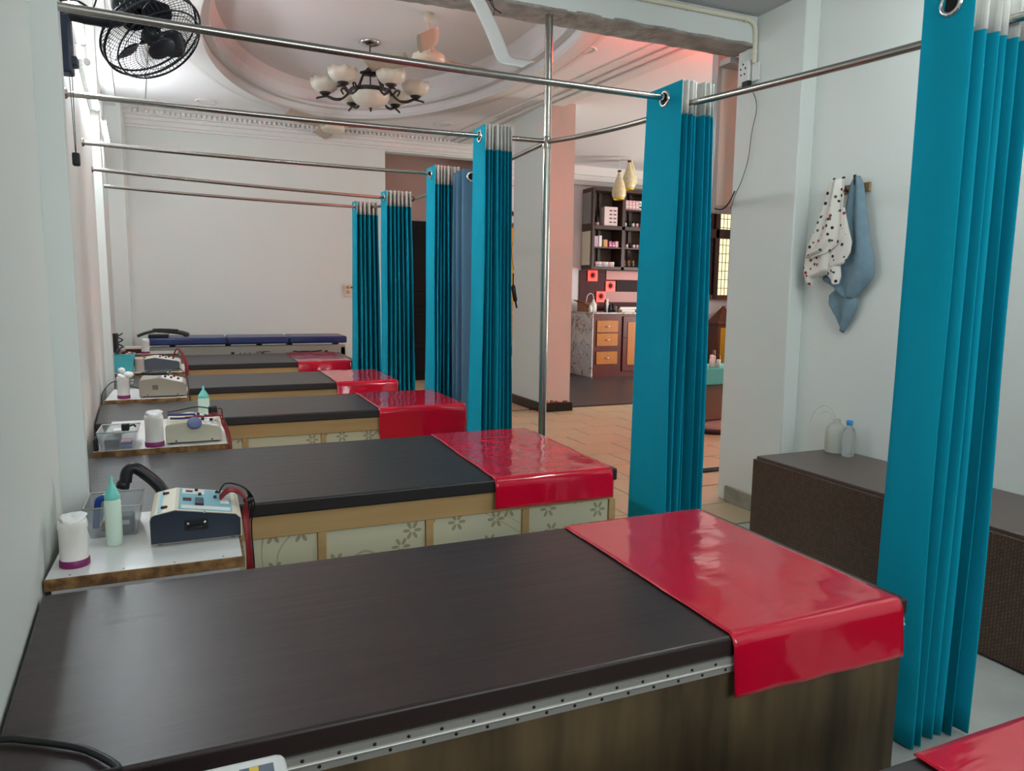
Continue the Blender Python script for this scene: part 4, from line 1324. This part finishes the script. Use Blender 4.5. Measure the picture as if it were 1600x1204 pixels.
cloth_layers('hand_towel', [
    ([(1.905, 2.825, 2.800), (1.87, 2.845, 2.775), (1.74, 2.865, 2.745), (1.60, 2.865, 2.715), (1.47, 2.905, 2.675), (1.40, 2.93, 2.675), (1.34, 2.90, 2.73), (1.285, 2.84, 2.79)], .03, 3, .4, .022),
    ([(1.44, 3.00, 2.80), (1.385, 2.995, 2.80), (1.335, 2.90, 2.79), (1.30, 2.945, 2.77), (1.25, 2.945, 2.765), (1.19, 2.90, 2.80), (1.12, 2.865, 2.85)], .015, 2.5, 1.2, .02)],
    TOWEL, 'blue-grey terry towel hanging from the coat rack', 'towel')
cloth_layers('printed_cloth', [
    ([(1.895, 2.927, 2.842), (1.86, 2.937, 2.837), (1.75, 2.972, 2.837), (1.66, 3.007, 2.827), (1.58, 3.042, 2.832), (1.53, 3.057, 2.902), (1.50, 3.062, 3.032)], .085, 4, .2, .02),
    ([(1.75, 2.942, 2.832), (1.66, 2.952, 2.802), (1.58, 2.962, 2.772), (1.53, 2.962, 2.777), (1.48, 2.937, 2.812), (1.46, 2.932, 2.872)], .075, 2, 1.4, .014),
    ([(1.62, 3.022, 2.872), (1.52, 3.077, 2.872), (1.44, 3.087, 2.877), (1.40, 3.082, 3.012), (1.36, 3.072, 3.032)], .065, 3, .9, .02),
    ([(1.55, 2.972, 2.842), (1.46, 2.962, 2.842), (1.41, 2.932, 2.837), (1.375, 2.902, 2.852)], .07, 2, 2.4, .012)],
    PRINT, 'white cotton cloth printed with small dark sprigs hanging on the coat rack', 'cloth')

# brown bench along the right wall
bn = thing('storage_bench', (2.87, 1.5, 0), 'long low brown storage bench against the right wall', 'bench')
MB().box((2.605, -.3, 0.0), (3.148, 2.86, .452)).build('carcass', BROWNT, bn)
for a, b in ((-.3, 1.275), (1.285, 2.873)):
    MB().box((2.587, a, .01), (2.604, b, .470), .002, 1).build('front_panel', WOVEN, bn)
    MB().box((2.609, a, .455), (3.148, b, .484), .003, 1).build('lid', BROWNT, bn)
ju = thing('jug', (3.07, 2.80, .485), 'cloudy plastic jug with thin tubing on the brown bench', 'jug')
MB().lathe([(.0001, 0), (.050, 0), (.054, .006), (.054, .11), (.050, .13), (.03, .15), (.018, .155), (.018, .175), (.0001, .176)], (3.07, 2.80, .485), 24).build('body', MILKY, ju)
MB().tube(spline([(3.07, 2.80, .64), (3.065, 2.83, .70), (3.06, 2.88, .72), (3.05, 2.93, .69), (3.05, 2.96, .62)]), .0022, 6).tube(spline([(3.07, 2.80, .64), (3.06, 2.85, .69), (3.05, 2.89, .68)]), .002, 6).build('tubing', MILKY, ju)
wbm = thing('water_bottle', (3.05, 2.70, .485), 'small clear water bottle with blue cap on the brown bench', 'bottle')
MB().lathe([(.0001, 0), (.028, 0), (.031, .006), (.031, .04), (.028, .05), (.031, .06), (.031, .11), (.024, .14), (.013, .155), (.013, .165)], (3.05, 2.70, .485), 22).build('body', CLEAR, wbm)
MB().lathe([(.015, .162), (.016, .165), (.016, .185), (.0001, .187)], (3.05, 2.70, .485), 18).build('cap', mat('blue_cap', (30, 130, 190), .4), wbm)

# switch plates on the back wall
sw = thing('switch_plate', (1.83, 9.64, 1.22), 'white switch plate on back wall beside the far curtain', 'switch')
MB().box((1.765, 9.632, 1.22), (1.90, 9.65, 1.39), .003, 1).build('plate', IVORY, sw)
for k in range(2):
    MB().box((1.79, 9.626, 1.26 + k * .06), (1.83, 9.633, 1.30 + k * .06), .001, 1).build('rocker', mat('tan_rocker', (180, 150, 120), .5), sw)
MB().box((1.85, 9.626, 1.33), (1.87, 9.633, 1.35), .001, 1).build('knob', BLACKP, sw)

# ================================================================== reception end of the hall
su = thing('shelf_rack', (6.4, 10.42, 1.68), 'dark brown wall shelf with glazed end over the counter', 'shelf')
Y0, Y1 = 10.25, 10.598
for x0, x1 in ((5.76, 5.80), (6.30, 6.36), (6.86, 6.92), (7.38, 7.44)):
    MB().box((x0, Y0, 1.68), (x1, Y1, 2.95), .003, 1).build('upright', DARKBR, su)
for z0, z1 in ((1.68, 1.73), (2.31, 2.37), (2.90, 2.95)):
    MB().box((5.80, Y0, z0), (7.38, Y1, z1), .003, 1).build('shelf_board', DARKBR, su)
MB().box((5.80, Y0 + .01, 2.015), (7.38, Y1, 2.035)).build('shelf_board', DARKBR, su)
MB().box((6.36, Y0 + .01, 2.62), (7.38, Y1, 2.64)).build('shelf_board', DARKBR, su)
MB().box((5.80, Y1 - .02, 1.73), (7.38, Y1 - .002, 2.9)).build('back_panel', mat('taupe_back_panel', (104, 88, 80), .5), su)
for x in (6.03, 6.6):
    MB().box((x, Y1 - .06, 1.73), (x + .05, Y1 - .021, 2.9)).build('back_batten', DARKBR, su)
MB().box((5.748, Y0 + .05, 2.40), (5.7605, Y1 - .03, 2.88), .002, 1).build('glazed_panel', GREYGL, su)
MB().box((5.748, Y0 + .05, 1.75), (5.7605, Y1 - .03, 2.28), .002, 1).build('glazed_panel', CREAMGL, su)


def carton(x, z, w_, h, d_, m_, label, band=None, grp='cartons on the wall shelf', y0=10.30):
    t = thing('carton', (x + w_ / 2, y0 + d_ / 2, z), label, 'box', grp)
    MB().box((x, y0, z), (x + w_, y0 + d_, z + h), .002, 1).build('body', m_, t)
    if band:
        MB().box((x + .12 * w_, y0 - .0015, z + .25 * h), (x + .88 * w_, y0 + .001, z + .42 * h)).box((x + .12 * w_, y0 - .0015, z + .62 * h), (x + .55 * w_, y0 + .001, z + .74 * h)).build('print', band, t)
    return t


big = carton(6.00, 2.37, .24, .30, .16, mat('pale_pink_carton', (226, 206, 204), .6), 'large pale pink carton with dark print on the wall shelf', None)
for r in range(4):
    for c_ in range(2):
        MB().box((6.09 + c_ * .075, 10.297, 2.42 + r * .06), (6.14 + c_ * .075, 10.301, 2.44 + r * .06)).build('print', mat('dark_print', (96, 62, 66), .6), big)
bo = thing('dark_bottle', (5.90, 10.36, 2.37), 'dark bottle with pink base at left of large carton', 'bottle')
MB().lathe([(.0001, 0), (.036, 0), (.036, .05), (.034, .052)], (5.90, 10.36, 2.37), 16).build('base', PINKI, bo)
MB().lathe([(.034, .052), (.036, .11), (.02, .14), (.014, .15), (.014, .18), (.0001, .182)], (5.90, 10.36, 2.37), 16).build('body', BLACKP, bo)
LR = 'small cartons along the bottom of the wall shelf'
for k in range(6):
    carton(5.86 + k * .058, 1.73, .054, .075, .06, WHITEP if k % 2 else PINKI, ('small white' if k % 2 else 'small pink') + ' carton in the bottom row of wall shelf', SCREW, LR)
for k, (w_, h, m_) in enumerate(((.07, .17, mat('lilac_carton', (196, 170, 190), .6)), (.05, .18, WHITEP), (.07, .12, TAN))):
    carton(5.83 + k * .085, 2.035, w_, h, .1, m_, ('lilac carton on the left shelf above the bottom row', 'narrow white carton between lilac and tan ones', 'short tan carton beside magenta ones')[k], None)
for k in range(3):
    carton(6.10 + k * .06, 2.035, .055, .10 - .012 * (k == 1), .08, MAG if k != 2 else PINKI, ('magenta carton next to the tan one', 'shorter magenta carton between two others', 'pink carton ending the magenta row')[k], WHITEP, 'magenta cartons on the wall shelf')
for k in range(7):
    carton(6.39 + k * .062, 2.64, .056, .15, .08, PINKI if k < 4 else WHITEP, ('upright pink' if k < 4 else 'upright white') + ' carton in the row on the top right shelf', WHITEP if k < 4 else SCREW, 'upright cartons on the top right shelf')


def small_jar(x, z, r, h, mb_, ml_, label, grp, yy=10.36):
    t = thing('small_jar', (x, yy, z), label, 'jar', grp)
    MB().lathe([(.0001, 0), (r, 0), (r, h * .62), (r * .7, h * .7)], (x, yy, z), 14).build('body', mb_, t)
    MB().lathe([(r * .75, h * .68), (r * .78, h * .98), (.0001, h)], (x, yy, z), 14).build('lid', ml_, t)


for k in range(5):
    small_jar(6.42 + k * .075, 2.37, .026, .10, (WHITEP, BLACKP, WHITEP, PINKI, CARD)[k], BLACKP, ('small white jar with black lid, ', 'small all-black jar ', 'small white jar with black lid, ', 'small pink jar with black lid ', 'small brown jar with black lid ')[k] + 'above the cosmetic jars', 'small jars on the wall shelf')
for k in range(6):
    small_jar(6.40 + k * .065, 2.035, .024, .09, (PINKI, WHITEP, MAROON, WHITEP, PINKI, WHITEP)[k], BLACKP if k % 2 else MAROON, ('pink jar with maroon lid', 'white cosmetic jar with black lid', 'maroon cosmetic jar', 'white cosmetic jar with black lid', 'pink jar with maroon lid', 'white cosmetic jar with black lid')[k] + ' on the lower right shelf', 'cosmetic jars on the wall shelf')
for k in range(3):
    small_jar(6.42 + k * .085, 1.73, .033, .11, mat('smoked_glass', (92, 76, 72), .2), CARD, 'smoked glass jar on the bottom right shelf', 'smoked jars on the wall shelf')
bo = thing('tall_bottle', (6.74, 10.36, 1.73), 'tall dark bottle with white cap at the end of bottom shelf', 'bottle')
MB().lathe([(.0001, 0), (.04, 0), (.04, .14), (.02, .18), (.016, .2)], (6.74, 10.36, 1.73), 16).build('body', BLACKP, bo)
MB().lathe([(.02, .2), (.022, .25), (.0001, .252)], (6.74, 10.36, 1.73), 14).build('cap', WHITEP, bo)

# splashback with salmon bands and lit red tiles
sb = thing('splashback', (6.4, 10.59, 1.02), 'maroon splashback with salmon bands above the counter', 'panel')
MB().box((5.73, 10.578, 1.02), (7.6, 10.598, 1.675)).build('base_panel', MAROON, sb)
MB().box((6.22, 10.566, 1.53), (7.6, 10.577, 1.675), .002, 1).build('band', SALMON, sb)
MB().box((6.42, 10.566, 1.345), (7.6, 10.577, 1.515), .002, 1).build('band', mat('dark_glossy_band', (40, 14, 18), .5, spec=.2), sb)
MB().box((6.21, 10.566, 1.16), (7.6, 10.577, 1.335), .002, 1).build('band', mat('dull_salmon_panel', (170, 104, 96), .35), sb)
for k, (x0, x1, z0, z1) in enumerate(((5.87, 6.05, 1.50, 1.67), (6.21, 6.39, 1.335, 1.505), (6.04, 6.21, 1.16, 1.335))):
    t = MB().box((x0, 10.555, z0), (x1, 10.5655, z1), .002, 1).build('lit_tile', REDLIT, sb)
    MB().lathe([(.0001, .004), (.035, .004), (.04, .0)], ((x0 + x1) / 2, 10.555, (z0 + z1) / 2 + .01), 18, (0, -1, 0)).lathe([(.048, .003), (.056, .003), (.058, 0)], ((x0 + x1) / 2, 10.555, (z0 + z1) / 2 + .01), 20, (0, -1, 0)).build('ring_motif', MAROON, t)

# counter units and worktop
cu = thing('drawer_unit', (5.84, 10.25, 0), 'drawer unit with gold-veined marble end and three oak drawers', 'cabinet')
MB().box((5.62, 9.90, .0), (6.10, 10.57, .985)).build('body', MAHOG, cu)
MB().box((5.60, 9.89, .0), (5.62, 10.575, .985), .002, 1).build('marble_end', MARBLE, cu)
for z0, z1 in ((.70, .885), (.485, .685), (.20, .40)):
    dr = MB().box((5.68, 9.882, z0), (6.06, 9.8995, z1), .005, 1).build('drawer', OAK, cu)
    MB().tube(spline([(5.84, 9.882, (z0 + z1) / 2), (5.85, 9.86, (z0 + z1) / 2), (5.89, 9.86, (z0 + z1) / 2), (5.90, 9.882, (z0 + z1) / 2)]), .007, 8).build('handle', CHROME, dr)
c2 = thing('cupboard_unit', (6.5, 10.25, 0), 'mahogany cupboard with orange oak door next to the drawers', 'cabinet')
MB().box((6.105, 9.92, 0), (7.6, 10.57, .985)).build('body', MAHOG, c2)
for x in (6.16, 6.66, 7.14):
    dr = MB().box((x, 9.895, .08), (x + .44, 9.9195, .95), .004, 1).build('door', MAHOG, c2)
    MB().box((x + .08, 9.885, .18), (x + .36, 9.8945, .86), .003, 1).build('door_panel', OAK, dr)
    MB().lathe([(.0001, .02), (.012, .014), (.008, 0)], (x + .04, 9.895, .62), 12, (0, -1, 0)).build('knob', CHROME, dr)
wt = thing('worktop', (6.6, 10.25, .985), 'pale marble worktop over the reception cabinets', 'worktop')
MB().box((5.595, 9.875, .986), (7.6, 10.575, 1.01), .004, 1).build('slab', MARBLE, wt)
bxs = thing('cardboard_box', (5.68, 10.3, 1.011), 'open brown cardboard box on the worktop', 'box')
MB().box((5.63, 10.22, 1.011), (5.86, 10.45, 1.16), .002, 1).build('body', CARD, bxs)
MB().add([(5.63, 10.22, 1.16), (5.63, 10.45, 1.16), (5.54, 10.45, 1.20), (5.54, 10.22, 1.185)], [(0, 1, 2, 3)]).add([(5.63, 10.22, 1.16), (5.86, 10.22, 1.16), (5.86, 10.15, 1.12), (5.63, 10.15, 1.12)], [(0, 1, 2, 3)]).build('flaps', CARD, bxs, solid=.004)
bo = thing('wash_bottle', (5.70, 10.05, 1.011), 'white wash bottle with bent spout on the worktop end', 'bottle')
MB().lathe([(.0001, 0), (.05, 0), (.05, .12), (.02, .17), (.015, .2), (.0001, .2)], (5.70, 10.05, 1.011), 18).build('body', WHITEP, bo)
MB().tube(spline([(5.70, 10.05, 1.20), (5.69, 10.05, 1.27), (5.64, 10.05, 1.30), (5.59, 10.05, 1.26), (5.57, 10.05, 1.17)]), .006, 8).build('spout', WHITEP, bo)
small_jar(5.63, 1.011, .028, .11, WHITEP, WHITEP, 'small white tub beside the wash bottle', 'tubs on the worktop', 10.02)
for k, (x, r, h, m_, l) in enumerate(((5.88, .018, .20, BLACKP, 'slim black can on the worktop'), (5.925, .035, .21, WHITEP, 'tall white bottle beside the slim black can'),
                                      (5.97, .036, .12, BLACKP, 'squat black jar on the worktop'), (6.05, .034, .13, BLACKP, 'black jar with silver lid on the worktop'), (6.13, .028, .09, CARD, 'little brown jar at the papers'))):
    small_jar(x, 1.011, r, h, m_, BLACKP if k != 1 else WHITEP, l, 'jars on the worktop', 10.0 + .03 * (k % 2))
pp = thing('folded_cloth', (6.5, 10.2, 1.011), 'white lace-edged cloth and folded papers spread on worktop', 'cloth')
MB().box((6.20, 10.12, 1.0105), (7.2, 10.5, 1.09), .01, 2).build('stack', WHITEP, pp)
MB().box((6.20, 10.02, 1.0105), (6.45, 10.115, 1.05), .004, 1).build('papers', IVORY, pp)
MB().box((6.47, 10.02, 1.0105), (7.2, 10.115, 1.055), .004, 1).build('salmon_fold', SALMON, pp)

# pendant lamps
for x, zb_, h, lab in ((5.585, 2.63, .38, 'lowest ivory bottle-shaped pendant lamp'), (5.89 - .01, 2.81, .39, 'middle ivory bottle-shaped pendant lamp'), (6.06, 2.90, .40, 'highest ivory bottle-shaped pendant lamp, partly behind another')):
    yy = 9.2 if x < 5.7 else (9.42 if x < 5.95 else 9.66)
    t = thing('pendant_lamp', (x, yy, zb_), lab, 'lamp', 'ivory pendant lamps over the counter')
    MB().lathe([(.085, .03), (.10, .06), (.098, .12), (.075, .22), (.045, .30), (.028, .35), (.022, h)], (x, yy, zb_), 24).build('shade', PENDM, t)
    MB().lathe([(.074, 0), (.085, .03), (.080, .03), (.07, .002), (.074, 0)], (x, yy, zb_), 24).build('rim', PENDR, t)
    MB().lathe([(.0001, h + .03), (.03, h + .025), (.022, h), (.0001, h)], (x, yy, zb_), 14).build('cap', BRONZE, t)
    MB().tube([(x, yy, zb_ + h + .02), (x, yy, HC)], .003, 6).build('cord', WHITEP, t)

# home shrine under the window
sh = thing('shrine_cabinet', (8.45, 10.35, 0), 'small wooden shrine cabinet with peaked roof below barred window', 'cabinet')
MB().box((8.22, 10.15, .06), (8.72, 10.55, .80), .005, 1).build('body', BROWNW, sh)
MB().box((8.27, 10.14, .12), (8.67, 10.152, .74), .003, 1).build('door', YELD, sh)
MB().box((8.19, 10.12, .80), (8.75, 10.57, .84), .004, 1).build('top', BROWNW, sh)
MB().add([(8.26, 10.2, .84), (8.68, 10.2, .84), (8.68, 10.5, .84), (8.26, 10.5, .84), (8.47, 10.35, 1.12)], [(0, 1, 2, 3), (0, 1, 4), (1, 2, 4), (2, 3, 4), (3, 0, 4)]).build('roof', BROWNW, sh)
for x in (8.24, 8.66):
    for yy in (10.17, 10.5):
        MB().box((x, yy, 0), (x + .04, yy + .04, .06)).build('leg', BROWNW, sh)
MB().lathe([(.0001, .02), (.014, .01), (.014, -.01), (.0001, -.02)], (8.44, 10.18, 1.16), 12).build('red_bulb', mat('small_red_bulb', (255, 60, 80), .4, emit=(255, 40, 60), estr=6.0), sh)
MB().tube([(8.44, 10.18, 1.14), (8.46, 10.3, 1.10)], .005, 6).build('bulb_wire', BLACKP, sh)
hg = thing('bell_garland', (8.22, 10.48, 1.3), 'thin copper bell garland hanging beside the barred window', 'garland')
MB().tube([(8.2, 10.48, 2.9), (8.2, 10.48, 1.36)], .008, 6).build('cord', mat('copper', (150, 84, 54), .4, .6), hg)
for k in range(9):
    MB().lathe([(.0001, .03), (.02, .01), (.026, -.02), (.0001, -.02)], (8.2, 10.48, 2.75 - k * .165), 10).build('bell', mat('copper', (150, 84, 54)), hg)

# turquoise trolley table seen beside the right pillar
tt = thing('trolley_table', (4.6, 5.6, 0), 'turquoise-covered trolley table beyond the right pillar', 'table')
MB().box((4.22, 5.45, .47), (4.95, 5.85, .625), .01, 2).build('cloth_cover', TURQC, tt)
MB().box((4.30, 5.52, .12), (4.85, 5.80, .47), .01, 2).build('pedestal', mat('brown_pedestal', (112, 84, 72), .5), tt)
MB().lathe([(.0001, .12), (.24, .11), (.28, .07), (.29, .0), (.0001, 0)], (4.58, 5.66, 0), 28).build('base', mat('grey_base', (150, 136, 126), .5), tt)
MB().lathe([(.292, .0), (.30, .0), (.30, .05), (.292, .05), (.292, 0)], (4.58, 5.66, 0), 28).build('base_ring', BLACKP, tt)
TB = 'little bottles on the turquoise trolley'
for k, (x, yy, r, h, mb_, ml_) in enumerate(((4.31, 5.52, .022, .10, MINT, BLACKP), (4.36, 5.56, .016, .15, BLACKP, BLACKP), (4.41, 5.52, .022, .12, WHITEP, WHITEP), (4.45, 5.54, .018, .16, WHITEP, SLATE), (4.49, 5.52, .02, .11, WHITEP, BLACKP))):
    small_jar(x, .626, r, h, mb_, ml_, ('mint bottle on the turquoise trolley', 'slim black bottle on the turquoise trolley', 'stubby white bottle on the turquoise trolley', 'tall white bottle with grey cap on turquoise trolley', 'white bottle with black cap on turquoise trolley')[k], TB, yy)
lc = thing('laundry_stack', (4.5, 5.75, .626), 'dark red folded bag at the back of the turquoise trolley', 'bag')
MB().box((4.24, 5.68, .6262), (4.46, 5.82, .72), .02, 2).tube(spline([(4.26, 5.68, .70), (4.3, 5.67, .76), (4.4, 5.67, .77), (4.44, 5.68, .71)]), .01, 6).build('body', mat('dull_maroon_cloth', (112, 62, 66), .8), lc)

# metal bench against the yellow door wall
bn2 = thing('slatted_bench', (4.4, 10.1, 0), 'gold slatted metal bench with black seat before the yellow door', 'bench')
for k in range(7):
    MB().tube([(4.12, 10.22, .62 + k * .085), (5.0, 10.22, .62 + k * .085)], .012, 8).build('back_slat', mat('brass', (150, 130, 90), .3, .8), bn2)
for x in (4.14, 4.98):
    MB().tube([(x, 10.24, 0), (x, 10.24, 1.2)], .016, 8).build('post', MATS['brass'], bn2)
MB().box((4.12, 9.75, .38), (5.0, 10.2, .52), .02, 2).build('seat', BLACKP, bn2)
MB().box((4.14, 9.78, 0), (4.98, 10.18, .379), .004, 1).build('box_base', WHITEP, bn2)
